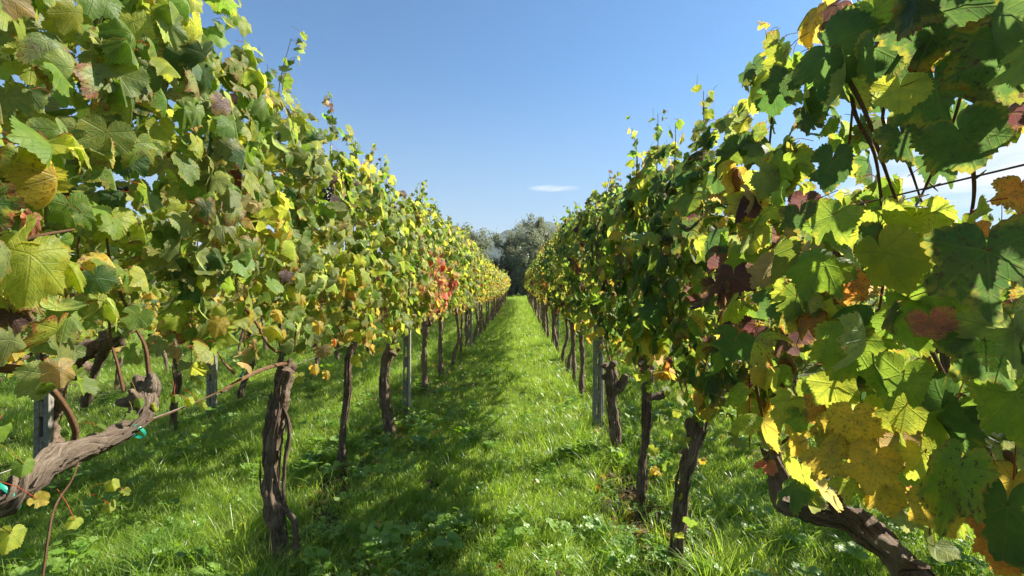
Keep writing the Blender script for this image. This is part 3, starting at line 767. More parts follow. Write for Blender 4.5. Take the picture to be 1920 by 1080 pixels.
make_vine('L', 2.67, 1.75, 3.3, 'left row vine with the thickest upright dark trunk and a knobbly head, nearest', LEFT_GROUP, 12, 'hi', 1350, (.050, .080),
          trunk=(tL1, [.060, .042, .035, .034, .044, .042, .032], [([tL1[4] + [.03, 0, .05], tL1[4] + [.07, 0, -.1], tL1[3] + [.07, 0, -.1], tL1[2] + [.075, 0, -.1], tL1[1] + [.09, 0, .1]], [.012, .010, .009, .010, .012]),
                                                                ([b + [.03, 0, .30], b + [.10, -.01, .22], b + [.12, -.02, .02]], [.015, .013, .016])]),
          canes=[cane((535, 665, 2.66), (505, 650, 2.5), (480, 605, 2.45), (450, 560, 2.4), (430, 450, 2.4), (420, 300, 2.4), r0=.008),
                 cane((540, 680, 2.66), (500, 690, 2.4), (455, 710, 2.15), (415, 735, 2.0), r0=.011, r1=.007),
                 cane((552, 660, 2.7), (560, 560, 2.7), (556, 450, 2.75), (565, 300, 2.8), r0=.007), cane((440, 700, 2.1), (420, 680, 2.1), (408, 660, 2.1), r0=.006),
                 cane((380, 580, 2.2), (372, 500, 2.2), (370, 440, 2.2), r0=.005)],
          ties=[(P(531, 663, 2.62), (1, .2, -.3), .016), (P(453, 703, 2.12), (1, .5, -.5), .011)], grapes=[P(615, 352, 2.45)], extra=LH2, pet=True, shoots=4)
b = np.array([-1.395, 3.9, 0])
make_vine('L', 3.9, 3.3, 4.28, 'left row vine on a slim straight reddish brown trunk, second from the camera', LEFT_GROUP, 13, 'mid', 740, (.050, .078),
          trunk=(path(b, (-.01, 0, -.05), (-.02, 0, .3), (.02, 0, .6), (.03, 0, .9), (.07, 0, 1.02), (.10, 0, 1.10)), [.032, .022, .020, .021, .027, .020],
                 [([b + [.07, 0, 1.0], b + [-.02, 0, 1.0], b + [-.07, 0, 1.08]], [.022, .02, .012])]), shoots=3)
b = np.array([-1.20, 4.62, 0])
make_vine('L', 4.62, 4.28, 5.3, 'left row vine with a curved dark trunk just before the slotted concrete post', LEFT_GROUP, 14, 'mid', 740, (.050, .078),
          trunk=(path(b, (.02, 0, -.05), (-.03, 0, .2), (-.07, 0, .5), (-.06, 0, .75), (.01, 0, .95)), [.042, .038, .036, .038, .040],
                 [([b + [-.06, 0, .3], b + [-.11, 0, .55], b + [-.06, 0, .8]], [.010, .012, .010])]), grapes=[P(690, 645, 4.4)], shoots=3)
# ---- near right vines
pR = [np.array([1.02, .72, -.05]), np.array([.98, .82, .45]), P(1760, 1150, .98), P(1690, 1060, 1.10), P(1610, 985, 1.28), P(1520, 962, 1.42), P(1470, 940, 1.55), P(1462, 890, 1.62), P(1445, 835, 1.66)]
make_vine('R', .9, -.4, 1.95, 'near right vine with thick leaning trunk and oversized purple spotted leaves at right edge', RIGHT_GROUP, 21, 'hi', 1120, (.052, .080),
          trunk=(pR, [.05, .042, .030, .028, .029, .024, .026, .028, .024], [([P(1580, 970, 1.32), P(1572, 945, 1.33), P(1560, 925, 1.34)], [.022, .020, .012])]),
          canes=[cane((1440, 850, 1.62), (1480, 820, 1.5), (1530, 780, 1.35), (1560, 730, 1.25), (1540, 600, 1.2), r0=.006),
                 cane((1990, 1010, .80), (1900, 925, .83), (1840, 830, .86), (1780, 725, .9), (1740, 640, .95), r0=.007, r1=.005), cane((1560, 90, 1.0), (1620, 205, .98), (1650, 290, 1.0), (1690, 400, 1.02), (1740, 500, 1.05), (1750, 640, 1.1), r0=.0045),
                 cane((1590, 60, 1.05), (1600, 200, 1.02), (1640, 290, 1.02), (1655, 400, 1.02), (1665, 460, 1.02), (1640, 640, 1.05), r0=.0045), cane((1700, 120, .95), (1655, 220, 1.0), (1700, 300, 1.05), (1735, 400, 1.1), r0=.0035), cane((1830, 60, .9), (1790, 220, .95), (1745, 330, 1.0), (1700, 420, 1.05), r0=.003),
                 cane((1670, 770, .95), (1690, 830, .95), (1712, 885, .95), r0=.006), cane((1780, 0, .85), (1700, 90, .88), (1650, 190, .95), r0=.006),
                 cane((1805, 230, .8), (1822, 300, .82), (1826, 370, .85), (1810, 450, .9), r0=.004), cane((1700, 745, 1.0), (1760, 735, .95), (1830, 745, .92), (1890, 760, .9), r0=.004),
                 cane((1890, 850, .8), (1900, 900, .82), (1870, 960, .84), r0=.008), cane((1412, 690, 1.6), (1425, 760, 1.62), (1440, 835, 1.66), r0=.006)],
          ties=[(P(1510, 955, 1.43), (1, .5, -.1), .036)], extra=RH, pet=True, shoots=4)
def low_shoot(pts):     # leafy sucker shoots hanging low on the second right-hand vine
    def f(mb, rg):
        p = np.array([P(px + rg.normal(0, 5), py + rg.normal(0, 5), d + rg.normal(0, .05)) for (px, py, d) in pts for _ in range(2)])
        n = len(p)
        add_leaves(mb, p, rg.normal(0, .6, (n, 3)) + [-.3, -.7, .5], rg.normal(0, .4, (n, 3)) + [0, 0, -1], rg.uniform(.026, .045, n),
                   PAL[rg.choice([1, 2, 2, 8, 3], n)], rg.random(n) * .3, rg.random(n), 'mid', rg)
    return f
b = np.array([.872, 2.57, 0])
tR1 = path(b, (-.02, 0, -.06), (-.0, 0, .25), (.03, 0, .50), (.08, 0, .68), (.115, 0, .78), (.12, 0, .87))
make_vine('R', 2.57, 1.95, 2.95, 'right row vine whose trunk bends right below a green tie, nearest on that side', RIGHT_GROUP, 22, 'hi', 920, (.050, .078),
          trunk=(tR1, [.038, .029, .027, .034, .026, .024], [([tR1[3], tR1[3] + [-.02, 0, .08], tR1[4] + [-.06, 0, .03]], [.03, .03, .02])]),
          ties=[(P(1298, 768, 2.5), (.3, .1, 1), .024)],
          canes=[cane((1295, 765, 2.55), (1285, 700, 2.5), (1300, 600, 2.4), (1310, 450, 2.4)), cane((1310, 760, 2.55), (1330, 650, 2.3), (1380, 500, 2.2), (1400, 300, 2.1)),
                 cane((1290, 760, 2.6), (1250, 640, 2.7), (1240, 500, 2.8))],
          extra=low_shoot([(1230, 850, 2.6), (1240, 790, 2.6), (1265, 820, 2.6), (1228, 880, 2.6), (1255, 870, 2.6), (1270, 900, 2.6), (1290, 930, 2.55), (1270, 770, 2.6), (1250, 730, 2.7), (1275, 1010, 2.5),
                           (1300, 990, 2.5), (1220, 720, 2.8), (1200, 700, 2.9), (1235, 700, 2.8), (1290, 830, 2.5), (1310, 860, 2.5)]), pet=True, shoots=4)
b = np.array([.88, 3.34, 0])
tR2 = path(b, (-.01, 0, -.05), (-.0, 0, .3), (.025, 0, .55), (.03, 0, .78), (.05, 0, .93))
make_vine('R', 3.34, 2.95, 3.8, 'right row vine on a thin dark trunk wrapped in low sucker leaves, second there', RIGHT_GROUP, 23, 'mid', 720, (.050, .076),
          trunk=(tR2, [.030, .022, .020, .030, .028], [([tR2[3] + [0, 0, -.05], tR2[3] + [.09, 0, -.03], tR2[3] + [.14, 0, .01]], [.022, .02, .012])]), shoots=3)
b = np.array([.885, 4.26, 0])
tR3 = path(b, (.02, 0, -.05), (-.01, 0, .25), (-.03, 0, .5), (-.04, 0, .66), (-.055, 0, .80))
make_vine('R', 4.26, 3.8, 4.9, 'right row vine with a thick forked trunk and knotted head, just before the slotted post', RIGHT_GROUP, 24, 'mid', 740, (.050, .078),
          trunk=(tR3, [.052, .040, .036, .040, .042], [([tR3[2] + [0, 0, .1], tR3[3] + [.08, 0, -.05], tR3[3] + [.13, 0, .06]], [.035, .030, .024])]), shoots=3)

# ---- gnarled vine of the second left row seen under the near leaves
make_vine('L2', 3.9, 3.4, 4.4, 'heavy gnarled vine with a thick knotted arm, in the second row at far left', 'vines of the second row to the left', 31, 'mid', 330, (.05, .078),
          trunk=([P(95, 860, 4.2), P(92, 800, 4.15), P(98, 750, 4.05), P(110, 700, 3.95), P(140, 668, 3.9)], [.075, .062, .055, .060, .062],
                 [([P(130, 680, 3.9), P(165, 655, 3.85), P(200, 640, 3.8), P(232, 618, 3.75)], [.060, .066, .060, .070]), ([P(205, 640, 3.8), P(180, 690, 3.85), P(160, 760, 3.95)], [.03, .028, .03])]), shoots=2)

# ---- the rest of the two rows beside the aisle, each vine its own, to 15 m
near_spec = {
 'L': [(6.45, 'left row vine turning salmon red and orange, right behind the slotted post'), (7.65, 'left row vine on a thin dark trunk with red lower leaves'),
       (8.7, 'left row vine browning at the top on a short dark trunk behind the red vine'), (9.75, 'left row yellow green vine just before the second concrete post'),
       (10.7, 'left row vine beside the second concrete post, with a low yellow shoot at its foot'), (11.9, 'left row yellow vine just past the second concrete post')],
 'R': [(6.35, 'right row vine with a bare twisting trunk, first beyond the slotted post'), (7.1, 'right row vine leaning against its neighbour behind the slotted post'),
       (7.95, 'right row vine on a pale straight trunk, third beyond the slotted post'), (9.0, 'right row vine with a few orange low leaves, fourth beyond the slotted post'),
       (10.0, 'right row vine with orange red leaves low down, about ten metres off'), (11.2, 'right row vine with rusty orange skirts next to the second right post')],
}
for row, lst in near_spec.items():
    g = LEFT_GROUP if row == 'L' else RIGHT_GROUP
    ys = [l[0] for l in lst]; b0 = 5.3 if row == 'L' else 4.9
    for i, (y, lab) in enumerate(lst):
        nx = (ys[i] + ys[i + 1]) / 2 if i + 1 < len(ys) else 12.5
        make_vine(row, y, b0, nx, lab, g, 100 + int(y * 10) + ord(row), 'low', int(720 * (nx - b0)), (.050, .078), ncane=3, shoots=3)
        b0 = nx

# ---- far vines: prototypes copied down the rows
def proto_vine(row, yref, seed, detail, n, size, base_obj_label):
    rg = np.random.default_rng(seed)
    return make_vine(row, yref, yref - .5, yref + .5, base_obj_label, None, seed, detail, n, size, ncane=2, shoots=2)
def copy_vine(root, loc, rz, label, group, sz=1.0):
    r = root.copy(); C.objects.link(r); r.location = loc; r.rotation_euler = (0, 0, rz); r.scale = (1, 1, sz)
    r['label'] = label; r['group'] = group; r['category'] = 'grapevine'
    for ch in list(root.children):
        c = ch.copy(); C.objects.link(c); c.parent = r
    return r
def far_row(row, protos, ystart, yend, step, labelf, group, seed, use=True):
    rg = np.random.default_rng(seed); y = ystart; first = list(protos); k = 0
    while y < yend:
        if row == 'L2' and abs(y - 3.9) < .5: y += step; continue
        x = float(ROWX[row](y)); loc = (x + rg.normal(0, .03), y, float(gz(x, y)))
        pr = protos[rg.integers(len(protos))]
        copy_vine(pr, loc, 0 if rg.random() < .5 else math.pi, labelf(y), group, rg.uniform(.95, 1.05) * float(topz(row, y)) / pr['h'])
        y += step * rg.uniform(.92, 1.08)
def kill(root):
    for ch in list(root.children): bpy.data.objects.remove(ch)
    bpy.data.objects.remove(root)
def protos(row, y, seeds, detail, n, size):
    out = []
    for s in seeds:
        r = proto_vine(row, y, s, detail, n, size, 'x'); r['h'] = float(topz(row, y)); out.append(r)
    return out

pl = protos('L', 15.0, (301, 302, 303, 307), 'low', 620, (.05, .075))
far_row('L', pl, 12.95, 20, .95, lambda y: 'yellow green vine in the middle distance of the left row, past the second post', LEFT_GROUP, 5)
for r in pl: kill(r)
pl = protos('L', 28.0, (304, 305, 306), 'far', 600, (.055, .08))
far_row('L', pl, 20.6, END, .95, lambda y: 'small yellow and orange vine at the far end of the left row' if y > 33 else 'small yellow vine in the far stretch of the left row', LEFT_GROUP, 6)
for r in pl: kill(r)
prr = protos('R', 15.0, (311, 312, 313, 314), 'low', 620, (.05, .075))
far_row('R', prr, 12.95, 20, .95, lambda y: 'green and gold vine in the middle distance of the right row', RIGHT_GROUP, 7)
for r in prr: kill(r)
prr = protos('R', 26.0, (315, 316, 317), 'far', 600, (.055, .08))
far_row('R', prr, 20.6, END, .95, lambda y: 'small pale green vine at the far end of the right row' if y > 33 else 'small green and orange vine in the far stretch of the right row', RIGHT_GROUP, 8)
for r in prr: kill(r)

# ---- neighbouring rows
NG = 'vines of the second row to the left'
p2 = protos('L2', 5.0, (401, 402, 403, 404), 'low', 330, (.05, .078))
far_row('L2', p2, 2.0, 14, .98, lambda y: 'vine of the second row on the left, seen under the near leaves' if y < 7 else 'shaded vine further back in the second row on the left', NG, 9)
for r in p2: kill(r)
p2 = protos('L2', 20.0, (405, 406), 'far', 300, (.06, .085))
far_row('L2', p2, 14.4, END, 1.0, lambda y: 'distant vine of the second left row', NG, 10)
far_row('L3', p2, 3.0, 40, 1.0, lambda y: 'vine of the third left row glimpsed beneath the leaves', 'vines of the third row to the left', 11)
for r in p2: kill(r)
NG = 'vines of the second row to the right'
p2 = protos('R2', 4.0, (411, 412, 413), 'low', 340, (.05, .078))
far_row('R2', p2, .6, 13, .98, lambda y: 'sunlit green vine of the second right row behind the near leaves' if y < 6 else 'vine further back in the second row on the right', NG, 12)
for r in p2: kill(r)
p2 = protos('R2', 20.0, (414, 415), 'far', 300, (.06, .085))
far_row('R2', p2, 13.4, END, 1.0, lambda y: 'distant vine of the second right row', NG, 13)
far_row('R3', p2, 1.0, 40, 1.0, lambda y: 'vine of the third right row glimpsed through the leaves', 'vines of the third row to the right', 14)
for r in p2: kill(r)

# ------------------------------------------------------------------ posts, stakes, wires
def slotted_post(x, y, h, label, group, w=.078, rz=0.0):
    root_z = float(gz(x, y)); mb = MB(); a, d, s = w / 2, .032, .0125
    box(mb, (-a, -d, -.1), (-s, d, h)); box(mb, (s, -d, -.1), (a, d, h))
    z = -.1; gaps = [(.16 + .26 * i, .16 + .26 * i + (.15 if i % 2 else .12)) for i in range(int((h - .3) / .26))]
    for g0, g1 in gaps:
        box(mb, (-s, -d + .003, z), (s, d - .003, g0)); z = g1
    box(mb, (-s, -d + .003, z), (s, d - .003, h - .002))
    o = mb.obj('concrete_post', CONC, None, (0, 0, 0), smooth=False); o.location = (x, y, root_z); o.rotation_euler = (R(.6), R(.8), rz)
    bv = o.modifiers.new('bevel', 'BEVEL'); bv.width = .003; bv.segments = 1; bv.limit_method = 'ANGLE'
    return tag(o, label, 'post', group)
PG = 'concrete posts holding the vine rows'
slotted_post(-1.25, 5.40, 2.35, 'slotted grey concrete post in the left row beside a thin pale stake', PG, .062, .25)
slotted_post(.835, 4.99, 2.3, 'slotted grey concrete post with a row of oblong holes, nearest in the right row', PG, .085, .1)
slotted_post(-1.09, 11.1, 2.2, 'second concrete post of the left row, dark and further along the aisle', PG, .10)
slotted_post(.90, 10.7, 2.3, 'second concrete post of the right row', PG, .08)
slotted_post(-3.46, 5.45, 2.1, 'grey concrete post of the second row left, seen between trunks', PG, .09, .2)
slotted_post(-4.05 + .55, 3.55, 2.1, 'blue grey post at the left edge behind the gnarled arm', PG, .09, .3)
slotted_post(3.35, 3.5, 1.75, 'grey post of the second right row beside a dark trunk', PG, .07, .1)
for row, sgn in (('L', 'left'), ('R', 'right')):
    for y in (16.6, 22.2, 27.8, 33.4, 39.0):
        slotted_post(float(ROWX[row](y)), y, 2.15, 'small distant concrete post of the %s row' % sgn, PG, .09)
def stake(x, y, h, label, r=.014, lean=(0, 0)):
    mb = MB(); z = float(gz(x, y)); tube(mb, [(x, y, z - .05), (x + lean[0] * .5, y + lean[1] * .5, z + h / 2), (x + lean[0], y + lean[1], z + h)], [r, r * .97, r * .9], 8, 4, .04)
    return tag(mb.obj('wooden_stake', WOOD, None, (x, y, z)), label, 'stake', 'thin stakes among the vines')
stake(-1.19, 5.36, 2.0, 'thin pale stake standing against the slotted post in the left row', .015)
stake(-1.02, 11.0, 1.9, 'thin stake beside the second concrete post of the left row', .016)
stake(-1.02, 12.6, 1.7, 'slim leaning stake beyond the second left post', .012, (.05, 0))
stake(.92, 5.1, 1.9, 'thin brown stake touching the nearest right hand post', .012)

def wire(row, z, label, mat=WIRE, r=.0016, barbs=False):
    mb = MB(); yy = np.concatenate([np.linspace(.3, 12, 20), np.linspace(14, END, 14)])
    pts = [(float(ROWX[row](y)) + .02 * math.sin(y), y, z - .012 * math.sin(y * .57) ** 2) for y in yy]
    tube(mb, pts, [r, r], 5, 3)
    if barbs:
        rg = np.random.default_rng(8)
        for y in np.arange(.4, 4, .105):
            c = np.array([float(ROWX[row](y)) + .02 * math.sin(y), y, z - .012 * math.sin(y * .57) ** 2])
            for _ in range(2):
                d = unit(rg.normal(0, 1, 3)) * .014; tube(mb, [c - d, c, c + d], [.0008, .0022, .0008], 4, 2)
    return tag(mb.obj('trellis_wire', mat), label, 'wire', 'trellis wires of the rows')
wire('L', 1.63, 'thin galvanised wire at eye height in the left row leaves')
wire('L', 1.06, 'thin galvanised wire along the trunk heads of the left row')
wire('R', 1.75, 'rusty knotted wire crossing the gap in the near right leaves', RUST, .0022, True)
wire('R', 1.04, 'thin wire along the trunk heads of the right row')

# ------------------------------------------------------------------ olive trees and bushes beyond the rows
def tree(name, x, y, h, w, label, cat, group, seed, nleaf, mat, trunk_h=.22, ls=.09, base_crown=.12, lean=0):
    rg = np.random.default_rng(seed); z0 = 0.0
    root = empty(name, (x, y, z0)); tag(root, label, cat, group)
    tb = MB(); tips = []
    def branch(p, d, L, r, lv):
        pts = [p]; q = p.copy(); dd = d.copy()
        for i in range(3):
            dd = unit(dd + rg.normal(0, .22, 3)); q = q + dd * L / 3; pts.append(q.copy())
        tube(tb, pts, [r, r * .6], 6 if lv else 10, 3, .15, seed + lv)
        if lv >= 3: tips.append(q); return
        if lv >= 1: tips.append((pts[2] + q) / 2)
        for i in range(3 if lv else 5):
            nd = unit(dd * .7 + rg.normal(0, .62, 3) * [w / h, w / h, .6] + [0, 0, .25])
            branch(q if i else pts[2], nd, L * rg.uniform(.62, .85), r * .58, lv + 1)
    branch(np.array([0., 0, -.1]), unit(np.array([lean, 0, 1.])), h * trunk_h, h * .035, 0)
    V = np.concatenate(tb.v)
    ex = np.abs(np.array(tips)).max(0)
    T = np.array(tips); sc_ = np.array([w / 2 / (np.percentile(np.abs(T[:, 0]), 92) + .01), w / 2 / (np.percentile(np.abs(T[:, 1]), 92) + .01), (h * .93) / T[:, 2].max()])
    tb.v = [v * sc_ for v in tb.v]; T = T * sc_
    tb.obj('trunk', OLBARK, root)
    # crown: leafy sprays around the branch ends plus drooping outer sprays
    cl = []
    for t in T:
        for _ in range(3): cl.append(t + rg.normal(0, 1, 3) * [w * .07, w * .07, h * .06])
    k = int(len(T) * .9)
    a = rg.uniform(0, 6.28, k); hh = rg.uniform(base_crown, .9, k); rr = np.sqrt(np.clip(1 - ((hh - .45) / .58) ** 2, .05, 1)) * rg.uniform(.5, .98, k)
    cl += list(np.stack([rr * np.cos(a) * w / 2, rr * np.sin(a) * w / 2, hh * h], 1))
    cl = np.array(cl); cl[:, 2] = np.maximum(cl[:, 2], h * base_crown * .8)
    nc = len(cl); per = nleaf // nc
    csz = rg.uniform(.6, 1.4, nc) * min(w, h) * .044
    ax = unit(rg.normal(0, 1, (nc, 3)) * [.5, .5, .7] + [0, 0, .9])
    c = np.repeat(cl, per, 0); n = len(c); sz = np.repeat(csz, per)
    p = c + rg.normal(0, 1, (n, 3)) * sz[:, None] * .75 + np.repeat(ax, per, 0) * (rg.uniform(-1, 2.2, n) * sz)[:, None]
    d = unit(np.repeat(ax, per, 0) + rg.normal(0, .7, (n, 3))); sd = unit(np.cross(d, rg.normal(0, 1, (n, 3))))
    l = ls * rg.uniform(.7, 1.4, n); wd = l * .30
    V = np.stack([p - d * l[:, None], p + sd * wd[:, None], p + d * l[:, None], p - sd * wd[:, None]], 1).reshape(-1, 3)
    F = np.arange(n * 4).reshape(-1, 4)
    tn = np.clip(np.repeat(rg.random(nc), per) * .6 + rg.random(n) * .5, 0, 1)
    tt = np.repeat(np.stack([tn, tn, tn, tn * 0], 1), 4, 0)
    cb = MB(); cb.add(V, F, tt); cb.obj('crown', mat, root)
    return root
OG = 'olive trees beyond the end of the rows'
tree('olive_tree', 2.3, 53, 8.3, 7.4, 'large silvery olive tree straight ahead at the end of the aisle', 'tree', OG, 61, 52000, OLIVE, ls=.14, base_crown=.08)
tree('olive_tree', -5.4, 56, 7.4, 5.6, 'smaller olive tree just left of the aisle end', 'tree', OG, 62, 30000, OLIVE, ls=.15, base_crown=.08)
tree('olive_tree', -12.5, 58, 7.2, 8, 'olive tree hidden mostly by the left row', 'tree', OG, 63, 9000, OLIVE, ls=.2)
tree('olive_tree', 10.5, 57, 7.5, 8, 'olive tree hidden mostly by the right row', 'tree', OG, 64, 9000, OLIVE, ls=.2)
BG = 'bushes at the end of the aisle'
tree('bush', -1.6, 51, 4.3, 4.2, 'dark evergreen bush in the gap left of the large olive', 'bush', BG, 65, 12000, BUSH, .1, .09, .03)
tree('bush', 1.35, 49.3, 3.0, 2.2, 'grey green bush closing the right side of the aisle end', 'bush', BG, 66, 7000, OLIVE, .1, .07, .03)
tree('bush', -.1, 50.5, 2.6, 3.2, 'low grey green bush in the middle of the aisle end', 'bush', BG, 67, 14000, OLIVE, .1, .10, .02)

# ------------------------------------------------------------------ grass, clover, litter
def blade_tuft(seed, n, spread, lmin, lmax, w, dry=.05, bend=.8, seg=3):
    rg = np.random.default_rng(seed); mb = MB()
    for i in range(n):
        a = rg.uniform(0, 6.28); r = spread * math.sqrt(rg.random()); b0 = np.array([r * math.cos(a), r * math.sin(a), -.01])
        L = rg.uniform(lmin, lmax); d = rg.uniform(0, 6.28); bd = rg.uniform(.15, 1) * bend
        out = np.array([math.cos(d), math.sin(d), 0]); sd = np.array([-math.sin(d), math.cos(d), 0])
        sd = unit(sd + rg.normal(0, .5, 3) * [1, 1, 0]); pts = []; q = b0.copy(); th = rg.uniform(0, .3)
        for k in range(seg + 1):
            pts.append(q.copy()); th_ = th + bd * (k / seg) * 1.3
            q = q + (math.cos(th_) * np.array([0, 0, 1]) + math.sin(th_) * out) * L / seg
        V = []; ww = w * rg.uniform(.7, 1.3)
        for k, q in enumerate(pts[:-1]):
            wk = ww * (1 - .75 * (k / seg) ** 1.5); V += [q - sd * wk / 2, q + sd * wk / 2]
        V.append(pts[-1])
        F4 = [(2 * k, 2 * k + 1, 2 * k + 3, 2 * k + 2) for k in range(seg - 1)]
        dr = 1.0 if rg.random() < dry else rg.random() * .12
        hts = np.array([v[2] for v in V]); tt = np.stack([np.full(len(V), dr), np.clip(hts / .06, 0, 1), hts * 0, hts * 0], 1)
        n0 = mb.n
        mb.add(V, np.array(F4), tt); mb.f.append(np.array([[n0 + 2 * seg - 2, n0 + 2 * seg - 1, n0 + 2 * seg]]))
    return mb
def clover_tuft(seed, n, spread, h, ls, lobes=3):
    rg = np.random.default_rng(seed); mb = MB()
    for i in range(n):
        a = rg.uniform(0, 6.28); r = spread * math.sqrt(rg.random()); hh = h * rg.uniform(.4, 1)
        top = np.array([r * 1.2 * math.cos(a), r * 1.2 * math.sin(a), hh]); b0 = np.array([r * .6 * math.cos(a), r * .6 * math.sin(a), -.01])
        sd = np.array([-math.sin(a), math.cos(a), 0]) * .0009
        mb.add([b0 - sd, b0 + sd, top + sd, top - sd], [(0, 1, 2, 3)], (0.1, 1, 0, 0))
        nr = unit(rg.normal(0, .35, 3) + [0, 0, 1]); e1 = unit(np.cross(nr, rg.normal(0, 1, 3))); e2 = np.cross(nr, e1)
        for k in range(lobes):
            t = k * 2 * math.pi / lobes; dv = math.cos(t) * e1 + math.sin(t) * e2; dw = -math.sin(t) * e1 + math.cos(t) * e2; s = ls * rg.uniform(.8, 1.2)
            V = [top, top + dv * s * .6 + dw * s * .5 + nr * s * .12, top + dv * s * 1.05 + dw * s * .3, top + dv * s * .95 - nr * .02 * s, top + dv * s * 1.05 - dw * s * .3, top + dv * s * .6 - dw * s * .5 + nr * s * .12]
            mb.add(V, [(0, 1, 2, 3), (0, 3, 4, 5)], (rg.random() * .1, 1, 0, 0))
    return mb
def template(name, mb, mat):
    me = mb.mesh(name); me.materials.append(mat); return bpy.data.objects.new(name, me)   # never linked: only a source
def scatter(name, pts, rot, scl, idx, temps, label, cat, mat):
    me = bpy.data.meshes.new(name); n = len(pts)
    me.vertices.add(n); me.vertices.foreach_set('co', np.asarray(pts, np.float32).ravel())
    a = me.attributes.new('rot', 'FLOAT_VECTOR', 'POINT'); a.data.foreach_set('vector', np.asarray(rot, np.float32).ravel())
    a = me.attributes.new('scl', 'FLOAT_VECTOR', 'POINT'); a.data.foreach_set('vector', np.asarray(scl, np.float32).ravel())
    a = me.attributes.new('idx', 'INT', 'POINT'); a.data.foreach_set('value', np.asarray(idx, np.int32))
    me.materials.append(mat)
    o = bpy.data.objects.new(name, me); C.objects.link(o)
    g = bpy.data.node_groups.new(name, 'GeometryNodeTree')
    g.interface.new_socket('Geometry', in_out='INPUT', socket_type='NodeSocketGeometry')
    g.interface.new_socket('Geometry', in_out='OUTPUT', socket_type='NodeSocketGeometry')
    gi = g.nodes.new('NodeGroupInput'); go = g.nodes.new('NodeGroupOutput')
    jn = g.nodes.new('GeometryNodeJoinGeometry')
    for t in reversed(temps):
        oi = g.nodes.new('GeometryNodeObjectInfo'); oi.inputs['Object'].default_value = t; oi.inputs['As Instance'].default_value = True
        g.links.new(oi.outputs['Geometry'], jn.inputs[0])
    ip = g.nodes.new('GeometryNodeInstanceOnPoints'); ip.inputs['Pick Instance'].default_value = True
    def na(nm, ty):
        q = g.nodes.new('GeometryNodeInputNamedAttribute'); q.data_type = ty; q.inputs['Name'].default_value = nm; return q.outputs[0]
    g.links.new(gi.outputs[0], ip.inputs['Points']); g.links.new(jn.outputs[0], ip.inputs['Instance'])
    g.links.new(na('idx', 'INT'), ip.inputs['Instance Index'])
    e2r = g.nodes.new('FunctionNodeEulerToRotation'); g.links.new(na('rot', 'FLOAT_VECTOR'), e2r.inputs[0])
    g.links.new(e2r.outputs[0], ip.inputs['Rotation']); g.links.new(na('scl', 'FLOAT_VECTOR'), ip.inputs['Scale'])
    g.links.new(ip.outputs[0], go.inputs[0])
    md = o.modifiers.new('scatter', 'NODES'); md.node_group = g
    return tag(o, label, cat, None, 'stuff')

rg = np.random.default_rng(77)
def pts_in(x0, x1, y0, y1, dens, jitter=0):
    n = int((x1 - x0) * (y1 - y0) * dens)
    return np.stack([rg.uniform(x0, x1, n), rg.uniform(y0, y1, n)], 1)
def rowdist(p):
    d = np.full(len(p), 9.0)
    for f in ROWX.values(): d = np.minimum(d, np.abs(p[:, 0] - f(p[:, 1])))
    return d
G = [blade_tuft(1, 32, .065, .05, .14, .0034, bend=1.2), blade_tuft(2, 28, .06, .07, .18, .0038, bend=1.7), blade_tuft(3, 36, .07, .04, .10, .0032, bend=1.2),
     blade_tuft(4, 18, .045, .12, .27, .0042, dry=.15, bend=1.5, seg=5), blade_tuft(5, 28, .07, .06, .15, .0042, dry=.03, bend=2.1), blade_tuft(6, 24, .06, .04, .12, .0055, bend=1.6)]
GT = [template('grass_tuft', m, GRASS) for m in G]
A = []
def patch(p, s, tall=0.0):
    ii = rg.choice([0, 1, 2, 4, 5], len(p)); rd = rowdist(p)
    ii = np.where((rg.random(len(p)) < .10 + .16 * (rd < .3)), 3, ii)
    n2 = np.sin(p[:, 0] * 2.1 + 1.3 * np.sin(p[:, 1] * 1.7)) + np.sin(p[:, 1] * 2.7 + 1.9 * np.sin(p[:, 0] * 2.3))
    hs = s * (0.85 + .14 * n2) * rg.uniform(.75, 1.25, len(p))
    bare = (rd < .22) & (nz3(np.stack([p[:, 0], p[:, 1], p[:, 0] * 0], 1), 3.1) > -.08) | (np.hypot((p[:, 0] - .80) / .20, (p[:, 1] - 3.3) / .70) < 1) | (np.hypot((p[:, 0] + 1.15) / .18, (p[:, 1] - 3.6) / .45) < 1) & (rg.random(len(p)) < .7)
    k = ~(bare & (rg.random(len(p)) < .8))
    A.append((p[k], hs[k], ii[k]))
patch(pts_in(-3.6, 3.2, .6, 5.5, 560), .92)
patch(pts_in(-7.5, -3.6, 2.0, 9, 150), 1.15); patch(pts_in(3.2, 6.5, 1.5, 8, 150), 1.15)
patch(pts_in(-3.6, 3.2, 5.5, 12, 300), 1.0)
patch(pts_in(-9, 7, 9, 22, 75), 1.3); patch(pts_in(-2, 2, 12, 22, 120), 1.1)
patch(pts_in(-2.6, 2.6, 22, 52, 60), 1.5); patch(pts_in(-12, 12, 22, 56, 9), 2.0); patch(pts_in(-14, -7.5, 2, 22, 25), 1.8); patch(pts_in(6.5, 13, 1, 22, 25), 1.8)
pp = np.concatenate([a[0] for a in A]); hs = np.concatenate([a[1] for a in A]); ii = np.concatenate([a[2] for a in A]); n = len(pp)
print('grass tufts', n)
P3 = np.column_stack([pp, gz(pp[:, 0], pp[:, 1])])
scatter('grass', P3, np.column_stack([rg.normal(0, .12, n), rg.normal(0, .12, n), rg.uniform(0, 6.28, n)]), np.column_stack([hs * 1.1, hs * 1.1, hs]), ii, GT,
        'lush green grass growing all over the vineyard floor', 'grass', GRASS)
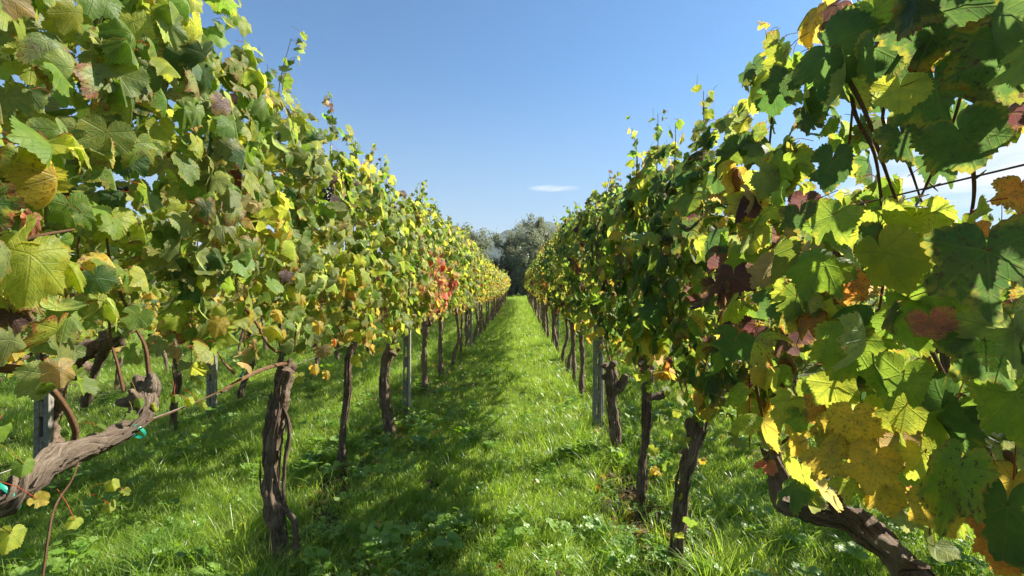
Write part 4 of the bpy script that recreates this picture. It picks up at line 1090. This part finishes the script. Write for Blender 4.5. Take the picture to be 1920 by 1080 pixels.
CT = [template('clover_clump', clover_tuft(11, 22, .07, .07, .012), WEED), template('clover_clump', clover_tuft(12, 14, .05, .10, .017), WEED),
      template('weed_clump', clover_tuft(13, 12, .05, .12, .024, 5), WEED), template('weed_clump', clover_tuft(14, 26, .09, .05, .011), WEED)]
p = np.concatenate([pts_in(-3.6, 3.2, .6, 6, 62), pts_in(-6, 5.5, 6, 14, 16)])
nn_ = nz3(np.column_stack([p, p[:, 0] * 0 + 1]), 2.0, 4.0); rd = rowdist(p)
k = (nn_ > .0) & (rg.random(len(p)) < .75) | (rd < .45) & (rg.random(len(p)) < .55) | (rg.random(len(p)) < .12); p = p[k]; n = len(p)
s_ = rg.uniform(.7, 1.35, n)
scatter('clover', np.column_stack([p, gz(p[:, 0], p[:, 1]) + .01]), np.column_stack([rg.normal(0, .15, n), rg.normal(0, .15, n), rg.uniform(0, 6.28, n)]), np.column_stack([s_, s_, s_]),
        rg.integers(0, 4, n), CT, 'bright clover and small weeds mixed into the grass', 'clover', WEED)

# fallen leaves and pruned twigs
mb = MB(); q = []
for _ in range(800):
    row = XL if rg.random() < .5 else XR; y = rg.uniform(1.6, 12) ; x = float(row(y)) + rg.normal(0, .42); q.append((x, y, float(gz(x, y)) + rg.uniform(.01, .07)))
for _ in range(160):
    x, y = .84 + rg.normal(0, .15), 3.3 + rg.normal(0, .45); q.append((x, y, float(gz(x, y)) + rg.uniform(.005, .05)))
q = np.array(q); n = len(q)
add_leaves(mb, q, rg.normal(0, .5, (n, 3)) + [0, 0, 1], rg.normal(0, 1, (n, 3)), rg.uniform(.022, .048, n), PAL[rg.choice([7, 7, 4, 6, 3], n)] * rg.uniform(.4, .9, (n, 1)), rg.random(n) * .6, rg.random(n), 'low', rg)
tag(mb.obj('fallen_leaves', LEAF), 'dry fallen vine leaves lying in the grass under the rows', 'fallen leaves', None, 'stuff')
mb = MB()
for _ in range(260):
    x, y = .84 + rg.normal(0, .16), 3.35 + rg.normal(0, .5)
    if rg.random() < .4: y = rg.uniform(2, 9); x = float((XL if rg.random() < .6 else XR)(y)) + rg.normal(0, .18)
    z = float(gz(x, y)) + rg.uniform(.0, .06); a = rg.uniform(0, 6.28); L = rg.uniform(.05, .22)
    e = np.array([math.cos(a) * L, math.sin(a) * L, rg.normal(0, .02)])
    tube(mb, [(x, y, z), np.array([x, y, z]) + e * .5 + rg.normal(0, .01, 3), np.array([x, y, z]) + e], [.0035, .002], 5, 3, .1)
tag(mb.obj('pruned_twigs', BARK), 'brown heap of pruned twigs around the right hand trunks', 'twigs', None, 'stuff')

# ------------------------------------------------------------------ air
hb = MB(); box(hb, (-3600, -700, -34), (3600, 4300, 320))
hmz, hnt = newmat('haze_air')
pv = N('ShaderNodeVolumePrincipled', hnt); pv.inputs['Color'].default_value = (.78, .87, 1.0, 1); pv.inputs['Density'].default_value = .00014
ho = hnt.nodes.new('ShaderNodeOutputMaterial'); hnt.links.new(pv.outputs[0], ho.inputs['Volume'])
tag(hb.obj('haze', hmz, smooth=False), 'thin blue haze that fades the far hill', kind='stuff')
